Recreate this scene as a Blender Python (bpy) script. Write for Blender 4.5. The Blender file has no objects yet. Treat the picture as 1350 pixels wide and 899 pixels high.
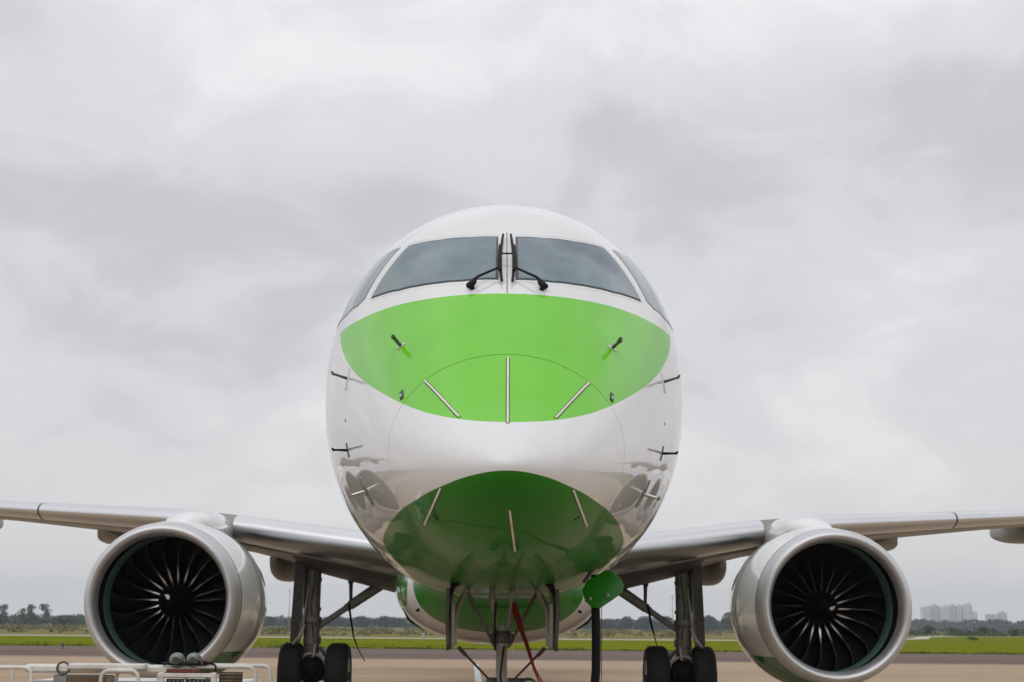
import bpy, math, random
import numpy as np
from mathutils import Vector, Matrix, noise as mnoise
R = math.radians
PI = math.pi
sc = bpy.context.scene
C = sc.collection

# ------------------------------------------------------------------ camera
F_PX, IMG_W = 2090.0, 1350.0
cam_d = bpy.data.cameras.new('camera')
cam = bpy.data.objects.new('camera', cam_d); C.objects.link(cam)
cam_d.sensor_width = 36.0
cam_d.lens = F_PX / IMG_W * 36.0
cam_d.clip_start = 0.1; cam_d.clip_end = 9000
pitch, yaw, roll = math.atan(375.5 / F_PX), math.atan(21 / F_PX * math.cos(math.atan(375.5 / F_PX))), R(0.53)
cam.location = (-0.071, -9.0, 1.3)
cam.rotation_mode = 'QUATERNION'
cam.rotation_quaternion = (Matrix.Rotation(-yaw, 3, 'Z') @ Matrix.Rotation(PI / 2 + pitch, 3, 'X') @ Matrix.Rotation(roll, 3, 'Z')).to_quaternion()
cam_d.dof.use_dof = True
cam_d.dof.focus_distance = 11.0
cam_d.dof.aperture_fstop = 5.6
sc.camera = cam

# ------------------------------------------------------------------ world
SUN_EL, SUN_AZ = R(58), R(200)          # azimuth: from +Y clockwise
w = bpy.data.worlds.new('World'); sc.world = w; w.use_nodes = True
nt = w.node_tree; N = nt.nodes; L = nt.links
for n in list(N): N.remove(n)
def nd(t, **k):
    n = N.new(t)
    for a, b in k.items(): setattr(n, a, b)
    return n
def mth(op, a, b=None, c=None):
    n = N.new('ShaderNodeMath'); n.operation = op
    for i, v in enumerate((a, b, c)):
        if v is None: continue
        if isinstance(v, (int, float)): n.inputs[i].default_value = v
        else: L.new(v, n.inputs[i])
    return n.outputs[0]
out = nd('ShaderNodeOutputWorld')
sky = nd('ShaderNodeTexSky'); sky.sky_type = 'NISHITA'; sky.sun_disc = False
sky.sun_elevation = SUN_EL; sky.sun_rotation = SUN_AZ; sky.air_density = 1.2; sky.dust_density = 3.0
bg1 = nd('ShaderNodeBackground'); bg1.inputs[1].default_value = 0.09
L.new(sky.outputs[0], bg1.inputs[0])
tc = nd('ShaderNodeTexCoord'); sep = nd('ShaderNodeSeparateXYZ'); L.new(tc.outputs['Generated'], sep.inputs[0])
zz = mth('MAXIMUM', sep.outputs[2], 0.0)
den = mth('ADD', zz, 0.42)
cmb = nd('ShaderNodeCombineXYZ')
L.new(mth('DIVIDE', sep.outputs[0], den), cmb.inputs[0]); L.new(mth('DIVIDE', sep.outputs[1], den), cmb.inputs[1])
def sky_noise(scale, detail, rough, dist, off, ysc=1.0):
    mp = nd('ShaderNodeMapping'); mp.inputs['Location'].default_value = off; mp.inputs['Scale'].default_value = (1, ysc, 1)
    L.new(cmb.outputs[0], mp.inputs[0])
    n = nd('ShaderNodeTexNoise'); n.inputs['Scale'].default_value = scale; n.inputs['Detail'].default_value = detail
    n.inputs['Roughness'].default_value = rough; n.inputs['Distortion'].default_value = dist
    L.new(mp.outputs[0], n.inputs['Vector']); return n.outputs[0]
SKX, SKY = 3.1, 0.4
na = sky_noise(2.0, 3.0, 0.5, 0.4, (SKX, SKY, 0))
nb = sky_noise(5.5, 6.0, 0.58, 0.5, (7.7, 2.3, 0))
mixn = mth('ADD', mth('MULTIPLY', na, 0.62), mth('MULTIPLY', nb, 0.38))
ramp = nd('ShaderNodeValToRGB'); L.new(mixn, ramp.inputs[0])
ramp.color_ramp.interpolation = 'EASE'
e = ramp.color_ramp.elements
e[0].position = 0.36; e[0].color = (0.575, 0.580, 0.615, 1)
e[1].position = 0.60; e[1].color = (0.84, 0.84, 0.85, 1)
m_ = e.new(0.48); m_.color = (0.700, 0.703, 0.728, 1)
# air near the horizon: slightly warm and pale
mixh = nd('ShaderNodeMix'); mixh.data_type = 'RGBA'
L.new(mth('POWER', mth('SUBTRACT', 1.0, mth('MINIMUM', mth('MULTIPLY', zz, 4.0), 1.0)), 2.0), mixh.inputs[0])
L.new(ramp.outputs[0], mixh.inputs[6]); mixh.inputs[7].default_value = (0.88, 0.86, 0.835, 1)
bg2 = nd('ShaderNodeBackground'); L.new(mixh.outputs[2], bg2.inputs[0])
L.new(mth('ADD', 0.98, mth('MULTIPLY', zz, 0.32)), bg2.inputs[1])      # overcast sky: brighter towards the zenith
ms = nd('ShaderNodeMixShader'); ms.inputs[0].default_value = 0.95
L.new(bg1.outputs[0], ms.inputs[1]); L.new(bg2.outputs[0], ms.inputs[2]); L.new(ms.outputs[0], out.inputs[0])

sl = bpy.data.lights.new('sun', 'SUN'); sl.energy = 0.7; sl.angle = R(60); sl.color = (1.0, 0.98, 0.95)
so = bpy.data.objects.new('sun', sl); C.objects.link(so)
dvec = Vector((math.sin(SUN_AZ) * math.cos(SUN_EL), math.cos(SUN_AZ) * math.cos(SUN_EL), math.sin(SUN_EL)))
so.rotation_euler = dvec.to_track_quat('Z', 'Y').to_euler()
so.location = dvec * 60

sc.view_settings.view_transform = 'Standard'; sc.view_settings.look = 'None'
sc.view_settings.exposure = 0.0; sc.view_settings.gamma = 1.0
sc.render.engine = 'CYCLES'
sc.cycles.use_denoising = True
sc.cycles.max_bounces = 6; sc.cycles.glossy_bounces = 4; sc.cycles.diffuse_bounces = 3
sc.cycles.volume_bounces = 0; sc.cycles.transparent_max_bounces = 8
sc.cycles.caustics_reflective = False; sc.cycles.caustics_refractive = False

# ------------------------------------------------------------------ materials
class MatB:
    def __init__(s, name):
        s.m = bpy.data.materials.new(name); s.m.use_nodes = True
        s.nt = s.m.node_tree; s.N = s.nt.nodes; s.L = s.nt.links
        s.b = s.N['Principled BSDF']
    def n(s, t, **k):
        x = s.N.new(t)
        for a, b in k.items(): setattr(x, a, b)
        return x
    def put(s, sock, v):
        if isinstance(v, (int, float)): sock.default_value = v
        elif isinstance(v, tuple): sock.default_value = v if len(v) == 4 or sock.type == 'VECTOR' else (*v, 1)
        else: s.L.new(v, sock)
    def math(s, op, a, b=None):
        x = s.n('ShaderNodeMath', operation=op); s.put(x.inputs[0], a)
        if b is not None: s.put(x.inputs[1], b)
        return x.outputs[0]
    def coord(s, kind='Object'):
        return s.n('ShaderNodeTexCoord').outputs[kind]
    def noise(s, scale, detail=4, rough=0.55, vec=None, sc3=None):
        x = s.n('ShaderNodeTexNoise'); x.inputs['Scale'].default_value = scale; x.inputs['Detail'].default_value = detail
        x.inputs['Roughness'].default_value = rough
        v = vec if vec is not None else s.coord()
        if sc3:
            mp = s.n('ShaderNodeMapping'); mp.inputs['Scale'].default_value = sc3; s.L.new(v, mp.inputs[0]); v = mp.outputs[0]
        s.L.new(v, x.inputs['Vector']); return x.outputs[0]
    def mix(s, f, a, b, mode='MIX'):
        x = s.n('ShaderNodeMix', data_type='RGBA', blend_type=mode)
        s.put(x.inputs[0], f); s.put(x.inputs[6], a); s.put(x.inputs[7], b); return x.outputs[2]
    def rmap(s, v, a, b, c, d):
        x = s.n('ShaderNodeMapRange'); s.put(x.inputs[0], v)
        for i, q in enumerate((a, b, c, d)): x.inputs[i + 1].default_value = q
        return x.outputs[0]
    def bump(s, h, strength=0.3, dist=0.02):
        x = s.n('ShaderNodeBump'); x.inputs['Strength'].default_value = strength; x.inputs['Distance'].default_value = dist
        s.L.new(h, x.inputs['Height']); s.L.new(x.outputs[0], s.b.inputs['Normal'])
    def set(s, **k):
        for a, v in k.items(): s.put(s.b.inputs[a.replace('_', ' ')], v)
        return s

def simple(name, col, rough=0.5, metal=0.0, coat=0.0, var=0.12, scale=6.0, spec=0.5):
    b = MatB(name)
    n = b.noise(scale, 5)
    c = b.mix(b.rmap(n, 0.3, 0.7, 0, 1), tuple(x * (1 - var) for x in col), tuple(min(1, x * (1 + var)) for x in col))
    b.set(Base_Color=c, Roughness=b.rmap(n, 0.3, 0.7, max(0, rough - 0.06), min(1, rough + 0.06)), Metallic=metal, Coat_Weight=coat, Coat_Roughness=0.04, Specular_IOR_Level=spec)
    return b.m

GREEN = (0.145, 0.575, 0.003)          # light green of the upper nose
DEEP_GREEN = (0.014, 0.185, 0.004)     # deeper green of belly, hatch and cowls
WHITE = (0.735, 0.74, 0.75)
def fcurve(b, sval, smax, pts):
    """piecewise curve z(s) in metres, built from measured points of the livery"""
    x = b.n('ShaderNodeFloatCurve')
    cv = x.mapping.curves[0]
    x.mapping.use_clip = False
    P = [(p / smax, q / 6.0) for p, q in pts]
    cv.points[0].location = P[0]; cv.points[1].location = P[-1]
    for p in P[1:-1]: cv.points.new(*p)
    x.mapping.update()
    b.L.new(b.math('DIVIDE', sval, smax), x.inputs['Value'])
    return b.math('MULTIPLY', x.outputs[0], 6.0)
def hull_paint():
    b = MatB('hull_paint')
    co = b.coord(); sp = b.n('ShaderNodeSeparateXYZ'); b.L.new(co, sp.inputs[0])
    x, y, z = sp.outputs
    lo = fcurve(b, b.math('MINIMUM', y, 3.99), 4.0, [(0, 2.43), (0.2, 2.4627), (0.4, 2.5013), (0.6, 2.548), (0.8, 2.6004), (1.0, 2.6565), (1.2, 2.7147), (1.4, 2.7739), (1.6, 2.8338), (1.8, 2.8941), (2.0, 2.9555), (2.2, 3.0188), (2.4, 3.0855), (2.6, 3.1576), (2.8, 3.2374), (3.0, 3.3279), (3.2, 3.4325), (3.4, 3.5552), (3.6, 3.7004), (4, 4.0)])
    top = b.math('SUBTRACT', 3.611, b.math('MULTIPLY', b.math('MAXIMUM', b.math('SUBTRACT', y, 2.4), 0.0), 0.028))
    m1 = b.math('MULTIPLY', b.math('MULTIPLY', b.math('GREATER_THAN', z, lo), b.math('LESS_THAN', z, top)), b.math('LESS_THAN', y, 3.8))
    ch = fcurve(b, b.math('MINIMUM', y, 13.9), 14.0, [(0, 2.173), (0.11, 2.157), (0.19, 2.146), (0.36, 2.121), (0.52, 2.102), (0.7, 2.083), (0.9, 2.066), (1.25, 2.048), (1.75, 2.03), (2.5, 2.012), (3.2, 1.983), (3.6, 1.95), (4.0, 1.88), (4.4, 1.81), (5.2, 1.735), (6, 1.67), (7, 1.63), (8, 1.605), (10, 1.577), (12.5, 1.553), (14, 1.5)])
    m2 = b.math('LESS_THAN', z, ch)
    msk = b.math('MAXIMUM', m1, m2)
    n = b.noise(1.6, 6, 0.6)
    wv = b.mix(b.rmap(n, 0.35, 0.7, 0, 1), tuple(v * 0.965 for v in WHITE), WHITE)
    # faint vertical rain streaks / grime on the paint
    st = b.noise(9.0, 4, 0.6, sc3=(1.0, 0.5, 0.12))
    wv = b.mix(b.rmap(st, 0.55, 0.8, 0, 0.10), wv, (0.55, 0.53, 0.49))
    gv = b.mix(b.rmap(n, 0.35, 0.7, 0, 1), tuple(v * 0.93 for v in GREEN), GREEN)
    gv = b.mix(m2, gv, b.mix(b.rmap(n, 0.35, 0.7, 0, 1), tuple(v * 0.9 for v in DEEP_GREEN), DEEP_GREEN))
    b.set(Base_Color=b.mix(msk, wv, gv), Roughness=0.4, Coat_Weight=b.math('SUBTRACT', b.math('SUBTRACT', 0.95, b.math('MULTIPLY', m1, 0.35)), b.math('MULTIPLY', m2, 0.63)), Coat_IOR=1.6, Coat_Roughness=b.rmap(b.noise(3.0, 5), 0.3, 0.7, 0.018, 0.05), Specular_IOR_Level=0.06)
    # very slight skin waviness so that reflections are not perfect
    b.bump(b.noise(1.3, 2, 0.4), 0.035, 0.05)
    return b.m
def fairing_paint():
    b = MatB('fairing_paint')
    co = b.coord(); sp = b.n('ShaderNodeSeparateXYZ'); b.L.new(co, sp.inputs[0]); x, y, z = sp.outputs
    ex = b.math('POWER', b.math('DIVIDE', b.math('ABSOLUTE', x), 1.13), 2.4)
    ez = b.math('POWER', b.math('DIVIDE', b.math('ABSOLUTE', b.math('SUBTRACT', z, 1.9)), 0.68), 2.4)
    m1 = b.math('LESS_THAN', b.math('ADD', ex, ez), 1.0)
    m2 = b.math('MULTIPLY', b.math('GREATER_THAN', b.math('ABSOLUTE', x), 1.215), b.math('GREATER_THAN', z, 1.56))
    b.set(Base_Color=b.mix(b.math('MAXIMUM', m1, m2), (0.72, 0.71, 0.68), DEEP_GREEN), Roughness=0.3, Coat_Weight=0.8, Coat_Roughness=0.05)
    return b.m
def cowl_paint():
    b = MatB('cowl_paint')
    co = b.coord(); sp = b.n('ShaderNodeSeparateXYZ'); b.L.new(co, sp.inputs[0]); x, y, z = sp.outputs
    m = b.math('LESS_THAN', z, 0.93)
    n = b.noise(2.2, 5)
    wv = b.mix(b.rmap(n, 0.35, 0.7, 0, 1), (0.72, 0.735, 0.725), (0.77, 0.785, 0.775))
    b.set(Base_Color=b.mix(m, wv, DEEP_GREEN), Roughness=0.4, Coat_Weight=1.0, Coat_IOR=1.5, Coat_Roughness=0.03, Specular_IOR_Level=0.1)
    b.bump(b.noise(2.0, 2), 0.03, 0.04)
    return b.m
M = {}
M['hull'] = hull_paint(); M['fairing'] = fairing_paint(); M['cowl'] = cowl_paint()
M['white'] = simple('white_paint', (0.74, 0.74, 0.73), 0.35, coat=0.5, var=0.04)
M['wing_grey'] = simple('wing_grey_paint', (0.285, 0.278, 0.262), 0.45, coat=0.15, var=0.07, scale=1.5)
b = MatB('slat_bare_metal'); n_ = b.noise(0.8, 3)
b.set(Base_Color=b.mix(b.rmap(n_, .3, .7, 0, 1), (0.66, 0.67, 0.69), (0.72, 0.73, 0.75)), Roughness=0.29, Metallic=0.95); M['slat_metal'] = b.m
M['fairing_grey'] = simple('fairing_grey_paint', (0.25, 0.245, 0.225), 0.5, coat=0.1, var=0.08, scale=2)
M['lip_metal'] = simple('lip_bare_metal', (0.60, 0.605, 0.615), 0.48, metal=0.85, var=0.05, scale=3.0)
M['green'] = simple('green_paint', DEEP_GREEN, 0.35, coat=0.7, spec=0.1, var=0.05)
M['glass'] = None
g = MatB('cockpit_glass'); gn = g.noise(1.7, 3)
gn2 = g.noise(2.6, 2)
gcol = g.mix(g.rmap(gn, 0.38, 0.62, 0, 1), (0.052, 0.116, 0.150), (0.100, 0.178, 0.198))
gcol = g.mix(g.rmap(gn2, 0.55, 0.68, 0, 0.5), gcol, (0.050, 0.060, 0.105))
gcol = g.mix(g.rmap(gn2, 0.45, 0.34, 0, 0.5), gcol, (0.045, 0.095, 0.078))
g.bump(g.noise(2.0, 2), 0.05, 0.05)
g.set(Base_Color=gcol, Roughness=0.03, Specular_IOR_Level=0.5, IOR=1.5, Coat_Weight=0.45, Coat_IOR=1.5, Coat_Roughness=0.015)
M['glass'] = g.m
M['seal'] = simple('window_seal', (0.045, 0.05, 0.06), 0.45)
M['seal_grey'] = simple('side_window_seal', (0.26, 0.26, 0.265), 0.5)
M['black'] = simple('black_rubber', (0.009, 0.009, 0.010), 0.65, spec=0.2)
M['tyre'] = simple('tyre_rubber', (0.014, 0.014, 0.015), 0.75, var=0.25, scale=14)
M['dark_metal'] = simple('dark_metal', (0.09, 0.085, 0.075), 0.45, metal=0.4, var=0.25, scale=12)
M['gear_grey'] = simple('gear_grey_paint', (0.23, 0.225, 0.20), 0.45, var=0.22, scale=9)
M['gear_dark'] = simple('gear_dark_paint', (0.085, 0.082, 0.072), 0.5, var=0.3, scale=9)
M['gear_light'] = simple('gear_light_paint', (0.42, 0.41, 0.37), 0.45, var=0.15, scale=9)
M['strut'] = simple('strut_grey', (0.36, 0.335, 0.30), 0.45, var=0.18, scale=14)
M['steel'] = simple('polished_steel', (0.55, 0.54, 0.52), 0.25, metal=1.0, var=0.08, scale=20)
M['cream'] = simple('strip_cream', (0.72, 0.70, 0.62), 0.4)
M['seam'] = simple('seam_sealant', (0.05, 0.055, 0.045), 0.6)
M['blade'] = simple('fan_blade_dark', (0.011, 0.0115, 0.013), 0.42, metal=0.0, var=0.2, scale=10, spec=0.35)
M['blade_edge'] = simple('fan_blade_edge', (0.60, 0.60, 0.61), 0.22, metal=1.0, var=0.06, scale=9)
M['liner'] = simple('intake_liner', (0.008, 0.009, 0.009), 0.8, var=0.2, scale=30, spec=0.08)
M['rub'] = simple('rub_strip', (0.10, 0.19, 0.175), 0.6, var=0.2, scale=20, spec=0.2)
M['spinner'] = simple('spinner_black', (0.004, 0.004, 0.0045), 0.6, var=0.15, spec=0.06)
M['mark'] = simple('spinner_mark', (0.78, 0.77, 0.74), 0.4)
M['void'] = simple('unlit_duct', (0.006, 0.006, 0.006), 0.8)
M['red'] = simple('red_webbing', (0.24, 0.012, 0.014), 0.75, var=0.2, scale=30)
M['rust'] = simple('rusty_panel', (0.18, 0.12, 0.07), 0.8, var=0.45, scale=14)
M['redref'] = simple('red_reflector', (0.16, 0.035, 0.025), 0.5, var=0.2, scale=12)
M['cart'] = simple('cart_white_paint', (0.74, 0.73, 0.69), 0.5, var=0.14, scale=7)
b = MatB('cart_white_paint'); n1 = b.noise(7, 5); n2 = b.noise(26, 5, 0.65); n3 = b.noise(3.5, 5, 0.7, sc3=(1, 1, 0.25))
c_ = b.mix(b.rmap(n1, .3, .7, 0, 1), (0.62, 0.61, 0.57), (0.76, 0.75, 0.71))
c_ = b.mix(b.rmap(n3, .5, .75, 0, 0.45), c_, (0.34, 0.29, 0.22)); c_ = b.mix(b.rmap(n2, .64, .70, 0, 0.85), c_, (0.16, 0.10, 0.06))
b.set(Base_Color=c_, Roughness=0.5); M['cart'] = b.m
M['cart_grey'] = simple('cart_grey_paint', (0.27, 0.265, 0.245), 0.55, var=0.2, scale=7)
M['slot'] = simple('dark_slot', (0.03, 0.036, 0.028), 0.6, var=0.3, scale=16)
M['valve'] = simple('valve_green_grey', (0.20, 0.25, 0.215), 0.45, metal=0.3, var=0.3, scale=18)
M['placard'] = simple('placard_blue', (0.06, 0.07, 0.10), 0.5)
M['paleline'] = simple('pale_apron_paint', (0.55, 0.60, 0.62), 0.7, var=0.2, scale=5)
M['concrete_path'] = simple('pale_path', (0.46, 0.44, 0.36), 0.85, var=0.12, scale=0.2)

def ground_mat(name, c1, c2, scale, sc3=None, c3=None, rough=0.85, bump=0.0, bscale=20):
    b = MatB(name); co = b.coord()
    n1 = b.noise(scale, 6, 0.6, vec=co, sc3=sc3)
    col = b.mix(b.rmap(n1, 0.33, 0.67, 0, 1), c1, c2)
    if c3:
        n2 = b.noise(scale * 6.3, 5, 0.65, vec=co, sc3=sc3)
        col = b.mix(b.rmap(n2, 0.5, 0.75, 0, 0.75), col, c3)
    n3 = b.noise(bscale, 5, 0.7, vec=co)
    col = b.mix(b.rmap(n3, 0.3, 0.7, 0, 0.22), col, tuple(v * 0.55 for v in c1))
    b.set(Base_Color=col, Roughness=1.0, Specular_IOR_Level=0.0)
    if bump: b.bump(n3, bump, 0.02)
    return b.m
M['apron'] = ground_mat('apron_concrete', (0.375, 0.285, 0.200), (0.455, 0.352, 0.255), 0.09, sc3=(0.25, 1.6, 1), c3=(0.30, 0.235, 0.175), bump=0.15)
M['asphalt'] = ground_mat('asphalt', (0.165, 0.125, 0.112), (0.215, 0.170, 0.152), 0.06, sc3=(0.2, 1.5, 1), c3=(0.145, 0.112, 0.10))
M['grass'] = ground_mat('grass', (0.130, 0.158, 0.008), (0.195, 0.215, 0.016), 0.07, sc3=(0.35, 1.2, 1), c3=(0.085, 0.125, 0.004), rough=0.95, bscale=1.5)
M['field'] = ground_mat('dry_field', (0.185, 0.170, 0.062), (0.255, 0.215, 0.105), 0.018, sc3=(0.5, 1.4, 1), c3=(0.125, 0.125, 0.045), rough=0.95, bscale=1.2)

def leaf_mat(name, c1, c2):
    b = MatB(name)
    oi = b.n('ShaderNodeObjectInfo')
    n = b.noise(0.55, 3)
    c = b.mix(b.rmap(n, 0.35, 0.65, 0, 1), c1, c2)
    c = b.mix(b.math('MULTIPLY', oi.outputs['Random'], 0.35), c, (c2[0] * 0.8, c2[1] * 0.95, c2[2] * 1.1))
    b.set(Base_Color=c, Roughness=0.7, Specular_IOR_Level=0.2)
    return b.m
M['leaf'] = leaf_mat('leaf_dark', (0.028, 0.048, 0.022), (0.052, 0.080, 0.036))
M['leaf2'] = leaf_mat('leaf_mid', (0.040, 0.062, 0.020), (0.085, 0.115, 0.040))
M['scrub'] = leaf_mat('scrub_dry', (0.125, 0.118, 0.045), (0.215, 0.185, 0.085))
M['tuft'] = leaf_mat('tuft_green', (0.06, 0.09, 0.008), (0.12, 0.15, 0.012))
M['bark'] = simple('bark', (0.10, 0.08, 0.06), 0.9, var=0.3)

# ------------------------------------------------------------------ mesh helpers
class MB:
    def __init__(s): s.v = []; s.f = []; s.mi = []; s.sm = []
    def add(s, vs, fs, mi=0, smooth=True):
        o = len(s.v); s.v += [tuple(p) for p in vs]
        for f in fs:
            s.f.append(tuple(i + o for i in f)); s.mi.append(mi); s.sm.append(smooth)
    def box(s, c, size, rot=None, mi=0, bev=0.0):
        hx, hy, hz = (q / 2 for q in size)
        c = Vector(c)
        if bev > 0:
            b = min(bev, hx * .9, hz * .9, hy * .9)
            # chamfered box: 24 verts from three inset boxes
            vs = []; idx = {}
            for sx in (-1, 1):
                for sy in (-1, 1):
                    for sz in (-1, 1):
                        for ax in range(3):
                            p = [sx * (hx - b), sy * (hy - b), sz * (hz - b)]
                            p[ax] = (sx, sy, sz)[ax] * (hx, hy, hz)[ax]
                            idx[(sx, sy, sz, ax)] = len(vs); vs.append(Vector(p))
            fs = []
            for ax in range(3):
                a1, a2 = (ax + 1) % 3, (ax + 2) % 3
                for sg in (-1, 1):
                    q = []
                    for u, v in ((-1, -1), (1, -1), (1, 1), (-1, 1)):
                        k = [0, 0, 0]; k[ax] = sg; k[a1] = u; k[a2] = v
                        q.append(idx[(*k, ax)])
                    fs.append(q if sg > 0 else q[::-1])
            for ax in range(3):
                a1, a2 = (ax + 1) % 3, (ax + 2) % 3
                for u in (-1, 1):
                    for v in (-1, 1):
                        k0 = [0, 0, 0]; k1 = [0, 0, 0]
                        k0[a1] = k1[a1] = u; k0[a2] = k1[a2] = v; k0[ax] = -1; k1[ax] = 1
                        q = [idx[(*k0, a1)], idx[(*k1, a1)], idx[(*k1, a2)], idx[(*k0, a2)]]
                        fs.append(q if u * v > 0 else q[::-1])
            for sx in (-1, 1):
                for sy in (-1, 1):
                    for sz in (-1, 1):
                        q = [idx[(sx, sy, sz, k)] for k in range(3)]
                        fs.append(q if sx * sy * sz > 0 else q[::-1])
        else:
            vs = [Vector((x, y, z)) for x in (-hx, hx) for y in (-hy, hy) for z in (-hz, hz)]
            fs = [(0, 1, 3, 2), (4, 6, 7, 5), (0, 4, 5, 1), (2, 3, 7, 6), (0, 2, 6, 4), (1, 5, 7, 3)]
        if rot is not None: vs = [rot @ p for p in vs]
        s.add([p + c for p in vs], fs, mi, False); return s
    def loft(s, rings, closed=True, caps=(True, True), mi=0, smooth=True):
        n = len(rings[0]); vs = [p for r in rings for p in r]; fs = []
        for i in range(len(rings) - 1):
            for j in range(n if closed else n - 1):
                a = i * n + j; b = i * n + (j + 1) % n
                fs.append((a, b, b + n, a + n))
        s.add(vs, fs, mi, smooth)
        if closed:
            if caps[0]: s.add(rings[0], [tuple(range(n))[::-1]], mi, False)
            if caps[1]: s.add(rings[-1], [tuple(range(n))], mi, False)
        return s
    def tube(s, pts, r, n=10, mi=0, caps=True, smooth=True):
        P = [Vector(p) for p in pts]; rs = r if isinstance(r, (list, tuple)) else [r] * len(P)
        rings = []; up = None
        for i, p in enumerate(P):
            t = (P[min(i + 1, len(P) - 1)] - P[max(i - 1, 0)]).normalized()
            if up is None:
                up = Vector((0, 0, 1)) if abs(t.z) < .9 else Vector((0, 1, 0))
            a = t.cross(up).normalized(); b = a.cross(t).normalized(); up = b
            rings.append([p + (a * math.cos(2 * PI * k / n) + b * math.sin(2 * PI * k / n)) * rs[i] for k in range(n)])
        s.loft(rings, True, (caps, caps), mi, smooth); return s
    def lathe(s, prof, axis='Y', c=(0, 0, 0), n=48, mi=0, smooth=True, caps=(False, False)):
        c = Vector(c); rings = []
        for a, r in prof:
            ring = []
            for k in range(n):
                t = 2 * PI * k / n; u, v = r * math.cos(t), r * math.sin(t)
                ring.append(c + (Vector((u, a, -v)) if axis == 'Y' else Vector((a, u, v)) if axis == 'X' else Vector((u, v, a))))
            rings.append(ring)
        s.loft(rings, True, caps, mi, smooth); return s
    def build(s, name, mats, parent=None):
        me = bpy.data.meshes.new(name)
        me.from_pydata(s.v, [], s.f)
        for m in (mats if isinstance(mats, (list, tuple)) else [mats]): me.materials.append(m)
        me.polygons.foreach_set('material_index', s.mi)
        me.polygons.foreach_set('use_smooth', s.sm)
        me.update()
        o = bpy.data.objects.new(name, me); C.objects.link(o)
        if parent is not None: o.parent = parent
        return o
def tag(o, label=None, cat=None, group=None, kind=None):
    if label: o['label'] = label
    if cat: o['category'] = cat
    if group: o['group'] = group
    if kind: o['kind'] = kind
    return o
def empty(name, loc=(0, 0, 0), label=None, cat=None, group=None):
    o = bpy.data.objects.new(name, None); C.objects.link(o); o.location = loc
    o.empty_display_size = 0.3
    return tag(o, label, cat, group)
def arc(p0, p1, p2, n=6):
    """rounded corner: quadratic curve"""
    p0, p1, p2 = Vector(p0), Vector(p1), Vector(p2)
    return [p0 * (1 - t) ** 2 + p1 * 2 * t * (1 - t) + p2 * t * t for t in [k / n for k in range(n + 1)]]

# ------------------------------------------------------------------ setting: ground, apron, grass
def sheet(name, pts, z, mat, kind='structure', nx=1):
    mb = MB(); mb.add([(x, y, z) for x, y in pts], [tuple(range(len(pts)))], 0, False)
    return tag(mb.build(name, mat), kind=kind)
sheet('ground', [(-3300, -500), (3300, -500), (3300, 3400), (-3300, 3400)], -0.05, M['field'])
sheet('apron', [(-400, -300), (400, -300), (400, 53.5), (-400, 53.5)], 0.0, M['apron'])
sheet('taxiway', [(-600, 53.5), (600, 53.5), (600, 81.5), (-600, 81.5)], -0.004, M['asphalt'])
sheet('taxiway_edge_line', [(-600, 54.2), (600, 54.2), (600, 54.7), (-600, 54.7)], 0.0, simple('taxi_edge_paint', (0.42, 0.36, 0.29), 0.8, var=0.2, scale=0.6))
# pale service path curving away on the right
def ribbon_sheet(name, cl, wid, z, mat):
    vs = []; fs = []
    for i, (x, y) in enumerate(cl):
        vs += [(x, y - wid / 2, z), (x, y + wid / 2, z)]
        if i: fs.append((2 * i - 2, 2 * i, 2 * i + 1, 2 * i - 1))
    mb = MB(); mb.add(vs, fs, 0, False); return tag(mb.build(name, mat), kind='structure')
PATH = [(-500, 152), (-150, 152), (-50, 153), (0, 160), (30, 172), (48, 195), (66, 240), (84, 305), (105, 360), (135, 384), (200, 392), (500, 400)]
grass_pts = [(x, y - 2) for x, y in PATH]
sheet('grass_verge', [(-600, 81.5), (600, 81.5), (600, 400)] + grass_pts[::-1] + [(-600, 150)], -0.02, M['grass'])
ribbon_sheet('service_path', PATH, 10, -0.012, M['concrete_path'])
sheet('apron_marking', [(-0.74, 47), (-0.58, 47), (-0.22, 22), (-0.38, 22)], 0.004, M['paleline'])

# ------------------------------------------------------------------ the aeroplane: hull surface
HS = np.array([0, .1, .3, .6, 1.15, 2.1, 2.85, 3.4, 4.0, 4.8, 6.0, 24.0, 28.0, 34.0, 40.5])
ZT = np.array([2.2, 2.324, 2.448, 2.63, 3.013, 3.692, 4.224, 4.60, 4.80, 4.95, 5.007, 5.007, 5.0, 4.9, 4.55])
ZB = np.array([2.2, 2.066, 1.962, 1.858, 1.755, 1.682, 1.650, 1.63, 1.61, 1.585, 1.55, 1.55, 1.62, 2.6, 3.85])
HW = np.array([0.0, 0.191, 0.354, 0.526, 0.746, 1.034, 1.234, 1.373, 1.480, 1.54, 1.545, 1.545, 1.53, 1.1, 0.35])
ZC = np.array([2.2, 2.209, 2.238, 2.286, 2.401, 2.688, 2.928, 3.08, 3.17, 3.24, 3.287, 3.287, 3.3, 3.7, 4.2])
NU = np.array([2.05, 2.04, 2.03, 2.02, 2.025, 2.047, 2.079, 2.08, 2.05, 2.02, 2.012, 2.012, 2.0, 2.0, 2.0])
NL = np.array([2.0, 2.0, 2.018, 2.03, 2.033, 2.051, 2.09, 2.15, 2.25, 2.35, 2.46, 2.46, 2.3, 2.0, 2.0])
HT = np.sqrt(HS)
def pchip_m(y):
    h = np.diff(HT); d = np.diff(y) / h; m = np.zeros(len(y))
    for k in range(1, len(y) - 1):
        if d[k - 1] * d[k] > 0:
            w1 = 2 * h[k] + h[k - 1]; w2 = h[k] + 2 * h[k - 1]
            m[k] = (w1 + w2) / (w1 / d[k - 1] + w2 / d[k])
    m[0] = d[0]; m[-1] = d[-1]; return m
HM = [(a, pchip_m(a)) for a in (ZT, ZB, HW, ZC, NU, NL)]
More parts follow.
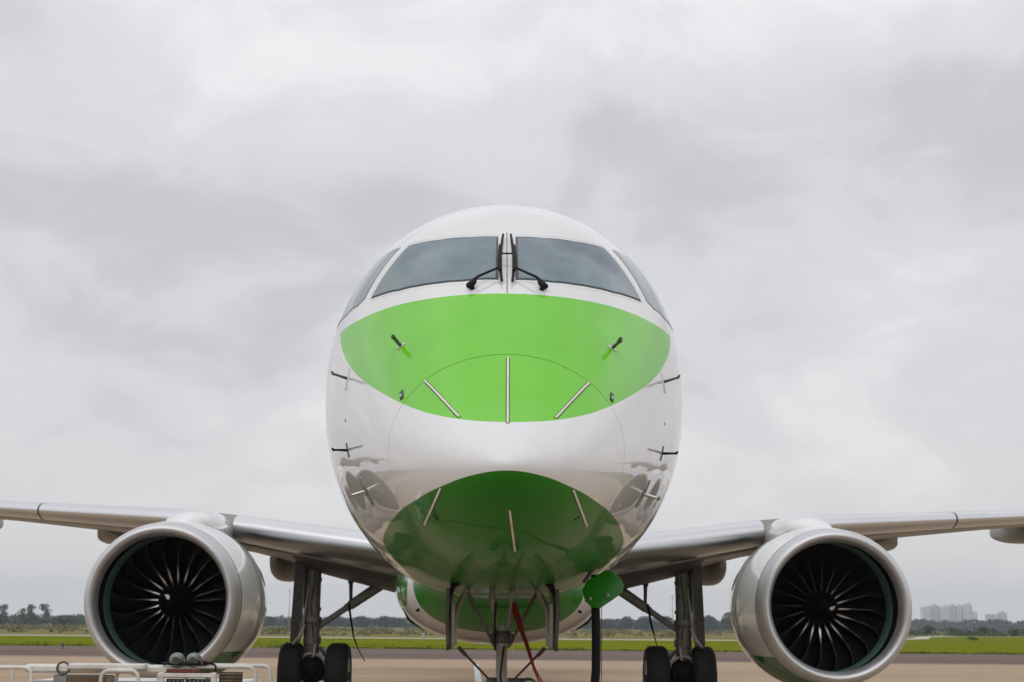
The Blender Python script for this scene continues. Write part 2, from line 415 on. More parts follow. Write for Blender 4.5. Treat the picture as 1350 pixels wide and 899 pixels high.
def prof(s):
    t = math.sqrt(max(s, 0)); i = min(max(int(np.searchsorted(HT, t, side='right')) - 1, 0), len(HT) - 2)
    h = HT[i + 1] - HT[i]; u = (t - HT[i]) / h
    return [(2*u**3-3*u**2+1)*y[i] + (u**3-2*u**2+u)*h*m[i] + (-2*u**3+3*u**2)*y[i+1] + (u**3-u**2)*h*m[i+1] for y, m in HM]
def hull(s, th, pr=None):
    zt, zb, wd, zc, nu, nl = pr or prof(s)
    c, sn = math.cos(th), math.sin(th); up = c >= 0; e = 2 / (nu if up else nl)
    x = wd * math.copysign(abs(sn) ** e, sn)
    z = zc + (zt - zc if up else zc - zb) * math.copysign(abs(c) ** e, c)
    return Vector((x, s, z))
def hn(s, th):
    a = hull(s + .01, th) - hull(max(s - .01, 1e-4), th); b = hull(s, th + .01) - hull(s, th - .01)
    return a.cross(b).normalized() * (-1)
def hp(s, deg, off=0.0):
    th = R(deg); return hull(s, th) + hnorm(s, th) * off
def hnorm(s, th):
    n = hn(s, th); c = hull(s, th) - Vector((0, s, prof(s)[3]))
    if n.dot(c) < 0: n = -n
    return n
def th_of_z(s, z):
    zt, zb, wd, zc, nu, nl = prof(s)
    if z >= zc: return math.degrees(math.acos(min(1, ((z - zc) / (zt - zc)) ** (nu / 2))))
    return math.degrees(math.acos(max(-1, -((zc - z) / (zc - zb)) ** (nl / 2))))

plane = empty('airliner', (0, 0, 0), 'white jet airliner with bright green nose patches seen nose-on, two large engines under its wings', 'airplane')
def hull_mesh(ss, n=176):
    mb = MB(); rings = []
    for s in ss:
        pr = prof(s)
        # even spacing by angle
        rings.append([hull(s, 2 * PI * k / n, pr) for k in range(n)])
    return mb, rings
SEAM = 1.195
ss = [(k / 44) ** 2 * SEAM for k in range(1, 45)]
mb, rings = hull_mesh(ss)
tip = Vector((0, 0, prof(0)[0])); o = len(rings[0])
mb.loft(rings, True, (False, False))
mb.add([tip] + rings[0], [(0, 1 + (k + 1) % o, 1 + k) for k in range(o)])
# radome edge turned inwards so that the joint with the fuselage is a real recessed gap
inner = [hull(SEAM, 2 * PI * k / o) - hnorm(SEAM, 2 * PI * k / o) * 0.02 for k in range(o)]
mb.loft([rings[-1], inner], True, (False, False), 0, False)
radome = mb.build('radome', M['hull'], plane)
ss = [SEAM + .006] + [SEAM + .006 + (6.0 - SEAM) * (k / 60) for k in range(1, 61)] + [6.5 + k * 0.75 for k in range(46)]
mb, rings = hull_mesh([s for s in ss if s < 40.5])
inner = [hull(SEAM + .006, 2 * PI * k / o) - hnorm(SEAM + .006, 2 * PI * k / o) * 0.02 for k in range(o)]
mb.loft(rings, True, (False, True))
mb.loft([inner, rings[0]], True, (False, False), 0, False)
fus = mb.build('fuselage', M['hull'], plane)
mb = MB(); mb.loft([[hull(SEAM - .03, 2*PI*k/96) - hnorm(SEAM, 2*PI*k/96) * .017 for k in range(96)], [hull(SEAM + .03, 2*PI*k/96) - hnorm(SEAM, 2*PI*k/96) * .017 for k in range(96)]], True, (False, False))
mb.build('radome_seam', M['seam'], radome)

for s_ in (5.05, 7.6, 10.4):     # skin lap joints
    mb = MB(); mb.loft([[hull(s_ + d, 2*PI*k/128) + hnorm(s_, 2*PI*k/128) * .0012 for k in range(128)] for d in (-.004, .004)], True, (False, False)); mb.build('skin_joint', M['gear_light'], fus)
# ---- windows: patches that follow the hull
def resample(P, n):
    P = np.array(P, float); d = np.r_[0, np.cumsum(np.hypot(np.diff(P[:, 0]) * 1.0, np.diff(P[:, 1]) * .02))]; d /= d[-1]
    u = np.linspace(0, 1, n); return np.c_[np.interp(u, d, P[:, 0]), np.interp(u, d, P[:, 1])]
def patch(top, bot, off, u0=0, u1=1, v0=0, v1=1, nu=26, nv=10, sgn=1, thick=0.004):
    T, B = resample(top, 200), resample(bot, 200)
    def pt(u, v, o):
        i = u * 199; a = int(min(i, 198)); f = i - a
        t = T[a] * (1 - f) + T[a + 1] * f; b = B[a] * (1 - f) + B[a + 1] * f
        q = t * (1 - v) + b * v
        return hp(q[0], q[1] * sgn, o)
    us = np.linspace(u0, u1, nu); vs = np.linspace(v0, v1, nv)
    grid = [[pt(u, v, off) for u in us] for v in vs]
    mb = MB()
    if sgn < 0: grid = [r[::-1] for r in grid]
    mb.loft(grid, False)
    # skirt down to the skin
    edge = grid[0] + [r[-1] for r in grid[1:-1]] + grid[-1][::-1] + [r[0] for r in grid[1:-1]][::-1]
    if sgn < 0: e2 = edge
    lowe = []
    for p in edge:
        s = p.y
        c = Vector((0, s, prof(s)[3])); lowe.append(p - (p - c).normalized() * (thick + .003))
    mb.loft([edge, lowe], True, (False, False), 0, False)
    return mb
WT = [(2.881, 2.75), (2.921, 12.3), (3.03, 23.4), (3.14, 30.6), (3.212, 34.7)]
WB = [(2.195, 3.15), (2.248, 16.9), (2.345, 26.1), (2.458, 33.9), (2.61, 42.0), (2.795, 48.7), (2.976, 54.5)]
def side_edge(ss, zs): return [(s, th_of_z(s, z)) for s, z in zip(ss, zs)]
ST = side_edge([3.316, 3.5, 3.8, 4.1, 4.3], [4.255, 4.262, 4.262, 4.25, 4.22])
SB = side_edge([3.10, 3.18, 3.45, 3.9, 4.5], [3.79, 3.745, 3.718, 3.715, 3.73])
for sg in (-1, 1):
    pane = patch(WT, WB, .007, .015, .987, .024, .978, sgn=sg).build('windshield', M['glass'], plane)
    patch(WT, WB, .004, sgn=sg).build('window_seal', M['seal'], pane)
    # row of fasteners round the frame
    mb = MB(); pts = []
    T, B = resample(WT, 34), resample(WB, 44)
    for s, t in T: pts.append((s + .035, t))
    for s, t in B: pts.append((s - .04, t))
    for k in range(16):
        f = k / 15; pts.append((T[-1][0] * (1 - f) + B[-1][0] * f + .015, T[-1][1] * (1 - f) + B[-1][1] * f + 2.0))
    for k in range(18):
        f = k / 17; pts.append((T[0][0] * (1 - f) + B[0][0] * f, T[0][1] * (1 - f) + B[0][1] * f - 1.1))
    for s, t in pts:
        n = hnorm(s, R(t * sg)); p = hp(s, t * sg)
        a = n.orthogonal().normalized(); b = n.cross(a)
        mb.add([p + n * .003] + [p + n * .0005 + (a * math.cos(k * PI / 3) + b * math.sin(k * PI / 3)) * .0065 for k in range(6)], [(0, 1 + k, 1 + (k + 1) % 6) for k in range(6)])
    fo = mb.build('frame_fastener', M['gear_light'], plane); tag(fo, kind='stuff')
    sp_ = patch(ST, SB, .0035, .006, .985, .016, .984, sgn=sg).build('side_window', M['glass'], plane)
    patch(ST, SB, .0018, sgn=sg).build('window_seal', M['seal_grey'], sp_)

def ribbon(pts, normals, width, height, mb=None, mi=0):
    mb = mb or MB(); rings = []
    for i, (p, n) in enumerate(zip(pts, normals)):
        t = (pts[min(i + 1, len(pts) - 1)] - pts[max(i - 1, 0)]).normalized(); a = t.cross(n).normalized() * width / 2
        rings.append([p - a - n * .002, p + a - n * .002, p + a * .8 + n * height, p - a * .8 + n * height])
    mb.loft(rings, True, (True, True), mi, False); return mb
def hpath(pts, n=12):
    P = resample(pts, n); return [hp(s, t) for s, t in P], [hnorm(s, R(t)) for s, t in P]
for pts in ([(1.15, .3), (.37, .1)],
            [(1.18, -44.2), (1.07, -42.6), (.966, -41.1), (.861, -39.5), (.76, -37.9), (.66, -36.4), (.56, -35)], [(1.18, 44.2), (1.07, 42.6), (.966, 41.1), (.861, 39.5), (.76, 37.9), (.66, 36.4), (.56, 35)],
            [(.435, -116.5), (.50, -120.8), (.585, -124.6), (.684, -128), (.803, -130.9), (.947, -133.6), (1.12, -136.1)], [(.435, 116.5), (.50, 120.8), (.585, 124.6), (.684, 128), (.803, 130.9), (.947, 133.6), (1.12, 136.1)],
            [(.288, 177.3), (.371, 176.8), (.462, 176.4), (.569, 176.1), (.701, 175.8), (.856, 175.6), (1.05, 175.4)]):
    pp, nn = hpath(pts)
    mb = ribbon(pp, nn, .026, .003); ribbon(pp, nn, .015, .009, mb, 1)
    mb.build('lightning_strip', [M['seam'], M['cream']], radome)
# centre post joint, radome latches, thin dark arc line across the belly
pp, nn = hpath([(1.99, 0), (2.95, 0)]); ribbon(pp, nn, .007, .0015).build('post_joint', M['seam'], fus)
for sg in (-1, 1):
    pp, nn = hpath([(1.255, 60.6 * sg), (1.335, 58.8 * sg)], 5)
    mb = ribbon(pp, nn, .034, .007); pp, nn = hpath([(1.27, 60.2 * sg), (1.30, 59.6 * sg)], 3); ribbon(pp, nn, .018, .013, mb, 1)
    mb.build('radome_latch', [M['seam'], M['gear_light']], fus)
    for q in (0, 1):
        pp, nn = hpath([(.78, (136.3 - q * 2.4) * sg), (.82, (136.6 - q * 2.4) * sg)], 3)
        ribbon(pp, nn, .013, .003).build('vent_slot', M['black'], radome)
pp, nn = hpath([(3.36, -162), (3.7, -164.5), (4.0, -168), (4.23, -175), (4.27, 180), (4.23, 175), (4.0, 168), (3.7, 164.5), (3.36, 162)][:5], 14)
pp2, nn2 = hpath([(4.27, 180), (4.23, 175), (4.0, 168), (3.7, 164.5), (3.36, 162)], 14)
mb = ribbon(pp, nn, .014, .001); ribbon(pp2, nn2, .014, .001, mb); mb.build('belly_arc_line', M['seam'], fus)

# ---- wipers
for sg in (-1, 1):
    q = lambda s, d, o: hp(s, d * sg, o)
    mb = MB()
    mb.tube([q(2.12, 1.9, .03), q(2.3, 2.35, .035), q(2.5, 2.25, .035), q(2.66, 1.75, .035), q(2.86, 1.15, .03)], [.010, .011, .012, .010, .009], 8)
    blade = mb.build('wiper_blade', M['black'], plane)
    mb = MB(); mb.tube([q(2.24, 2.35, .05), q(2.36, 2.5, .06), q(2.62, 2.2, .055)], [.013, .017, .011], 8)
    mb.box(q(2.50, 1.1, .05), (.075, .012, .010)); mb.build('blade_holder', M['black'], blade)
    arm = MB().tube([q(2.125, 13.2, .045), q(2.16, 10.5, .06), q(2.28, 2.6, .055)], [.013, .010, .008], 8).build('wiper_arm', M['black'], plane)
    mb = MB(); c0 = q(2.115, 13.3, .035)
    prof_ = [(-.05, .004), (-.04, .022), (-.01, .025), (.02, .023), (.045, .012), (.05, .002)]
    mb.lathe(prof_, 'X', (0, 0, 0), 12)
    ax = (q(2.20, 8, .05) - c0).normalized(); rot = Vector((1, 0, 0)).rotation_difference(ax)
    mb.v = [tuple(rot @ Vector(p) + c0) for p in mb.v]
    mb.tube([q(2.10, 13.4, -.01), q(2.10, 13.4, .03)], .018, 10)
    mb.build('pivot_cap', M['black'], arm)

# ---- air data probes on both sides of the nose
def probe(s, d, sg, base, arm_len, tube_len, mats, plate=None, name='pitot_probe', tilt=Vector((0, 0, 0)), r=.011):
    th = R(d * sg); n = hnorm(s, th); p = hull(s, th)
    fwd = Vector((0, -1, 0)); fwd = (fwd - n * fwd.dot(n)).normalized()
    sd = n.cross(fwd)
    mb = MB()
    # mounting plate: thin elongated lozenge lying on the skin
    def plate_at(w_, l_, h_, mi, along):
        other = n.cross(along)
        ring = [p + along * l_ * math.cos(2*PI*k/20) + other * w_ * math.sin(2*PI*k/20) for k in range(20)]
        mb.loft([[v - n * .012 for v in ring], [v + n * h_ for v in ring]], True, (False, True), mi, False)
    along = base[2] if base[2] is not None else sd
    along = (along - n * along.dot(n)).normalized()
    plate_at(base[0], base[1], .006, 0, along)
    if plate: plate_at(plate[0], plate[1], .003, 2, along)
    e = p + (n + tilt).normalized() * arm_len
    mb.tube([p, p + (e - p) * .6, e], [r * 1.3, r, r * .85], 10, 1)
    if tube_len:
        e2 = e + Vector((0, -1, 0)) * tube_len
        mb.tube([e + Vector((0, .04, 0)), e, e2], [r * .9, r * 1.25, r * .8], 10, 1)
    return mb.build(name, mats, plane)
for sg in (-1, 1):
    up = Vector((0, 0, 1))
    probe(2.70, 80.2, sg, (.016, .085, up + Vector((-.25 * sg, 0, 0))), .115, .10, [M['white'], M['dark_metal']], tilt=Vector((0, 0, .12)), r=.009)
    probe(2.72, 104.0, sg, (.006, .055, up), .105, .09, [M['dark_metal'], M['black']], tilt=Vector((0, 0, .22)), r=.0085)
    probe(2.47, 118.4, sg, (.028, .035, up), .115, .07, [M['dark_metal'], M['steel'], M['gear_grey']], plate=(.105, .112), name='angle_vane', tilt=Vector((.1 * sg, 0, .15)), r=.012)
    # upper temperature probe: a blade standing off a small pale plate
    th = R(49.1 * sg); n = hnorm(1.85, th); p = hull(1.85, th)
    mb = MB(); al = (Vector((0, 0, 1)) + Vector((.5 * sg, 0, 0))); al = (al - n * al.dot(n)).normalized(); ot = n.cross(al)
    ring = [p + ot * .042 * math.cos(2*PI*k/16) + al * .016 * math.sin(2*PI*k/16) for k in range(16)]
    mb.loft([[v - n * .01 for v in ring], [v + n * .006 for v in ring]], True, (False, True), 0, False)
    mb.tube([p - n * .005, p + n * .05, p + n * .085], [.014, .011, .012], 8, 1)
    mb.tube([p + n * .085 + Vector((0, -.03, 0)), p + n * .085, p + n * .085 + Vector((0, .07, 0))], [.012, .017, .011], 8, 1)
    mb.build('temperature_probe', [M['white'], M['dark_metal']], plane)

for sg in (-1, 1):
    for s_, d_, r_ in ((2.66, 93.5, .011),):
        n = hnorm(s_, R(d_ * sg)); p = hull(s_, R(d_ * sg)); a = n.orthogonal().normalized(); b = n.cross(a)
        ring = [p + (a * math.cos(2*PI*k/16) + b * math.sin(2*PI*k/16)) * r_ for k in range(16)]
        mb = MB(); mb.loft([[v - n * .01 for v in ring], [v + n * .003 for v in ring]], True, (False, True), 0, False); mb.build('static_port', M['gear_dark'], fus)
# ---- nose gear
NG = 4.5
mb = MB()
mb.tube([(0, NG, .30), (0, NG, .75), (0, NG, 1.14)], .047, 20)
mb.tube([(0, NG, 1.12), (0, NG, 1.2), (0, NG, 1.30)], [.062, .058, .05], 20)
for sg in (-1, 1):
    mb.tube([(.085 * sg, NG, 1.60), (.078 * sg, NG, 1.46), (.038 * sg, NG, 1.25)], [.026, .026, .020], 10)
mb.tube([(-.11, NG, 1.66), (.11, NG, 1.66)], .03, 12)
strut = mb.build('nose_gear', M['strut'], plane)
mb = MB(); mb.lathe([(-.05, .060), (-.048, .072), (.048, .072), (.05, .060)], 'Z', (0, NG, 1.21), 20)
for sg in (-1, 1): mb.box((.075 * sg, NG, 1.20), (.045, .08, .09), bev=.01); mb.box((.062 * sg, NG + .02, 1.33), (.02, .05, .05), bev=.005)
mb.build('steering_collar', M['gear_dark'], strut)
mb = MB(); mb.tube([(-.3, NG, .30), (.3, NG, .30)], .04, 14)
mb.build('axle', M['gear_dark'], strut)
for sg in (-1, 1):
    mb = MB(); mb.tube([(.305 * sg, NG + .25, 1.60), (.06 * sg, NG + .02, 1.13)], [.017, .013], 8).build('drag_brace', M['strut'], strut)
    mb = MB(); mb.tube([(.35 * sg, NG - .05, 1.115), (.10 * sg, NG, .86)], [.011, .009], 8)
    mb.tube([(.36 * sg, NG - .05, 1.125), (.30 * sg, NG - .03, 1.06)], .017, 8)
    mb.build('door_rod', M['gear_dark'], strut)
    # tyre and hub
    ty = MB(); ty.lathe([(-.085, .20), (-.09, .25), (-.075, .288), (-.045, .303), (0, .306), (.045, .303), (.075, .288), (.09, .25), (.085, .20)], 'X', (.21 * sg, NG, .306), 40)
    ty = ty.build('tyre', M['tyre'], strut)
    mb = MB(); mb.lathe([(-.07, .02), (-.07, .2), (.07, .2), (.07, .02)], 'X', (.21 * sg, NG, .306), 24); mb.build('wheel_hub', M['gear_light'], strut)
mb = MB()
mb.lathe([(-.07, .02), (-.06, .075), (0, .092), (.01, .085)], 'Y', (.225, NG - .02, .79), 24, 0)
mb.lathe([(-.066, .002), (-.062, .07)], 'Y', (.225, NG - .025, .79), 24, 1)
mb.tube([(.05, NG, .86), (.225, NG + .0, .86)], .016, 8)
mb.build('taxi_light', [M['gear_dark'], M['steel']], strut)
mb = MB(); mb.box((-.085, NG - .02, .845), (.085, .07, .07), bev=.02); mb.tube([(0, NG, .86), (-.12, NG, .86)], .02, 8); mb.build('torque_link', M['gear_dark'], strut)
mb = MB(); mb.tube([(.02, NG - .06, 1.14), (-.01, NG - .08, .9), (.03, NG - .07, .6)], .008, 6); mb.tube([(-.05, NG - .03, 1.5), (-.06, NG - .06, 1.35), (-.055, NG - .07, 1.1)], .008, 6)
mb.build('brake_hose', M['black'], strut)
for sg in (-1, 1):   # bay doors hanging open on both sides
    z0 = hull(NG, R(164 * sg)).z
    ys = [NG - .55, NG - .50, NG - .2, NG + .3, NG + .75, NG + .80]
    mb = MB(); rings = []
    for i, y in enumerate(ys):
        zl = 1.10 + (.05 if i in (0, 5) else 0)
        prof2 = [(.455, 1.60), (.462, 1.40), (.448, zl), (.420, zl + .01), (.430, 1.40), (.425, 1.60)]
        rings.append([Vector((x * sg, y, z)) for x, z in (prof2 if sg > 0 else prof2[::-1])])
    mb.loft(rings, True, (True, True), 0, False)
    d = mb.build('gear_door', M['gear_dark'], plane)
    mb = MB(); mb.box((.404 * sg, NG + .1, 1.31), (.028, 1.2, .36), bev=.008); mb.build('door_inner_panel', M['gear_light'], d)
    mb = MB(); mb.tube([(.30 * sg, NG - .1, 1.60), (.37 * sg, NG - .12, 1.45), (.40 * sg, NG - .12, 1.22)], [.022, .020, .012], 8)
    mb.build('door_hinge_arm', M['strut'], d)
    mb = MB(); mb.tube([(.30 * sg, NG - .45, 1.68), (.40 * sg, NG - .48, 1.62), (.445 * sg, NG - .5, 1.50)], [.018, .024, .02], 8); mb.build('door_hinge', M['black'], d)

# ---- access hatch hanging open at the lower right of the nose
hatch2d = [(.845, 1.762), (.905, 1.742), (.965, 1.682), (.985, 1.63), (.971, 1.575), (.88, 1.51), (.79, 1.452), (.722, 1.455), (.667, 1.505), (.648, 1.60), (.69, 1.675), (.77, 1.72)]
mb = MB(); f_ = []; b_ = []
for x, z in hatch2d: f_.append(Vector((x, 4.0 + (z - 1.6) * .25, z))); b_.append(Vector((x, 4.022 + (z - 1.6) * .25, z)))
cx_ = sum((p for p in f_), Vector()) / len(f_)
mid = [cx_ + (p - cx_) * .96 + Vector((0, -.006, 0)) for p in f_]
mb.add([cx_ + Vector((0, -.012, 0))] + mid, [(0, 1 + (k + 1) % len(mid), 1 + k) for k in range(len(mid))])
mb.loft([mid, f_, b_], True, (False, True), 0, False)
hatch = mb.build('access_hatch', M['green'], plane)
for x, z in ((.848, 1.552), (.712, 1.527)):
    mb = MB(); mb.box((x, 3.985 + (z - 1.6) * .25, z), (.022, .012, .028), Matrix.Rotation(R(25), 3, 'Y'), bev=.004); mb.build('hatch_latch', M['steel'], hatch)
mb = MB(); mb.tube([(.66, 4.02, 1.66), (.72, 4.1, 1.74), (.78, 4.1, 1.80)], .014, 8); mb.build('hatch_hinge', M['gear_dark'], hatch)

# ---- belly fairing
mb = MB(); rings = []
for s, hw_, zb_, zc_ in [(11.6, .70, 1.52, 1.75), (11.75, .92, 1.40, 1.75), (12.0, 1.12, 1.27, 1.75), (12.35, 1.28, 1.165, 1.76), (12.8, 1.375, 1.105, 1.78), (13.5, 1.44, 1.06, 1.85), (15, 1.56, 1.03, 1.95), (19, 1.6, 1.03, 2.0), (22, 1.5, 1.2, 2.0), (24, 1.2, 1.50, 2.0)]:
    ring = []
    for k in range(64):
        t = 2 * PI * k / 64; c, sn = math.cos(t), math.sin(t); e = 2 / 2.25
        z = zc_ + (.5 if c > 0 else (zc_ - zb_)) * math.copysign(abs(c) ** e, c)
        ring.append(Vector((hw_ * math.copysign(abs(sn) ** e, sn), s, z)))
    rings.append(ring)
mb.loft(rings, True)
fair = mb.build('belly_fairing', M['fairing'], plane)
def fair_y(x, z, guess=(11.6, 13.5)):
    best = None
    for i in range(len(rings) - 1):
        for k in range(64):
            p = rings[i][k].lerp(rings[i + 1][k], .5); d = abs(p.x - x) + abs(p.z - z)
            if best is None or d < best[0]: best = (d, p)
    return best[1]
for sg in (-1, 1):
    p = [Vector((.27, 12.08, 1.30)), Vector((.47, 12.1, 1.315)), Vector((.36, 11.93, 1.375)), Vector((.30, 11.93, 1.385))]
    mb = MB(); pf = [Vector((v.x * sg, v.y - .06, v.z)) for v in p]; pb = [v + Vector((0, .25, 0)) for v in pf]
    mb.loft([pf, pb] if sg > 0 else [pf[::-1], pb[::-1]], True, (True, True), 0, False); mb.build('ram_air_inlet', M['void'], fair)
    mb = MB(); mb.tube([(1.285 * sg, 12.5, 1.52), (1.20 * sg, 12.5, 1.37), (1.02 * sg, 12.5, 1.25)], [.006, .02, .006], 6); mb.build('outflow_slot', M['black'], fair)
    mb = MB(); mb.box((1.06 * sg, 12.12, 1.50), (.06, .12, .03), Matrix.Rotation(R(35 * sg), 3, 'Y'), bev=.005); mb.build('drain_mast', M['black'], fair)

# ---- wings with slats and flap-track fairings
WS = [(1.20, 14.15, 2.33, 5.7, 1.76, .130), (2.65, 14.87, 2.55, 4.93, 2.20, .125), (4.05, 15.57, 2.775, 4.46, 2.60, .115), (5.2, 16.15, 2.93, 4.05, 2.80, .110), (8.4, 17.75, 3.18, 3.0, 3.18, .105), (13.0, 20.05, 3.55, 2.2, 3.60, .10), (17.0, 22.05, 3.92, 1.2, 3.99, .10)]
WA = np.array(WS)
def wsec(x):
    return [float(np.interp(x, WA[:, 0], WA[:, i])) for i in range(1, 6)]
def airfoil(c):
    return 5 * (.2969 * math.sqrt(c) - .126 * c - .3516 * c * c + .2843 * c ** 3 - .1036 * c ** 4)
def wpt(x, c, upper, sg, grow=0.0):
    s, z, ch, zt, tc = wsec(x)
    t = airfoil(c) * tc * ch + grow
    return Vector((x * sg, s + c * ch, z + (zt - z) * c + (t * (1.05 if upper else -.95))))
SL = .135
cu = [SL, .2, .3, .42, .55, .7, .85, .97, 1.0]
cl = [SL * .75, .16, .25, .38, .5, .65, .8, .95, 1.0]
for sg in (-1, 1):
    xs = [1.2, 1.9, 2.65, 3.3, 4.05, 4.6, 5.2, 6.0, 7.0, 8.4, 10, 13, 17]
    mb = MB(); rr = []
    for x in xs:
        ring = [wpt(x, c, True, sg) for c in cu] + [wpt(x, c, False, sg) for c in cl[::-1]]
        rr.append(ring if sg > 0 else ring[::-1])
    mb.loft(rr, True); wing = mb.build('wing', M['wing_grey'], plane)
    # leading-edge slats, one object per panel
    for a, b in ((1.3, 4.10), (4.60, 7.60), (7.63, 11.0), (11.03, 16.6)):
        mb = MB(); rr = []
        for k in range(9):
            x = a + (b - a) * k / 8
            ring = [wpt(x, c, True, sg, .006) for c in (SL + .006, .1, .07, .045, .025, .011, .003, 0)] + [wpt(x, c, False, sg, .004) for c in (.003, .011, .025, .045, .07, SL * .75)]
            rr.append(ring if sg > 0 else ring[::-1])
        mb.loft(rr, True); mb.build('slat', M['slat_metal'], wing)
    # flap-track fairings: blunt canoes under the wing
    for x, wd_, zbot, s0, s1, ex in ((3.64, .25, 2.02, 17.3, 21.6, 2.6), (6.70, .33, 2.67, 18.2, 22.4, 5.0), (9.85, .30, 2.90, 19.4, 22.8, 3.6)):
        mb = MB(); rr = []
        ztop = wpt(x, .60, False, 1).z + .10
        zmid = max(ztop - .12, zbot + .12)
        for k in range(17):
            f = k / 16; y = s0 + (s1 - s0) * f
            g_ = math.sin(PI * min(1, f / .30) / 2) ** .5 if f < .30 else (1 - ((f - .30) / .70) ** 1.8) ** .8
            g_ = max(g_, .03)
            ring = []
            for j in range(24):
                t = 2 * PI * j / 24; c, sn = math.cos(t), math.sin(t); e_ = 2 / ex
                ring.append(Vector((x * sg + wd_ * g_ * math.copysign(abs(sn) ** e_, sn), y, zmid + ((ztop - zmid) if c > 0 else (zmid - zbot) * g_) * math.copysign(abs(c) ** e_, c))))
            rr.append(ring)
        mb.loft(rr, True); mb.build('flap_fairing', M['fairing_grey'], wing)
    # landing gear bay: dark plate under the wing root, shade put into its colour
    mb = MB(); rr = []
    for x in (1.30, 1.7, 2.2, 2.7, 3.0, 3.2):
        k_ = {1.30: .09, 1.7: .09, 2.2: .09, 2.7: .085, 3.0: .07, 3.2: .02}[x]
        ring = []
        for c in (.12, .17, .24, .33, .39): ring.append(wpt(x, c, False, sg) + Vector((0, 0, -k_ if c not in (.12, .17, .39) else .02 if c != .17 else -k_ * .7)))
        for c in (.39, .12): ring.append(wpt(x, c, False, sg) + Vector((0, 0, .06)))
        rr.append(ring if sg < 0 else ring[::-1])
    mb.loft(rr, True, (True, True), 0, False); mb.build('gear_bay_shade_plate', M['gear_dark'], wing)

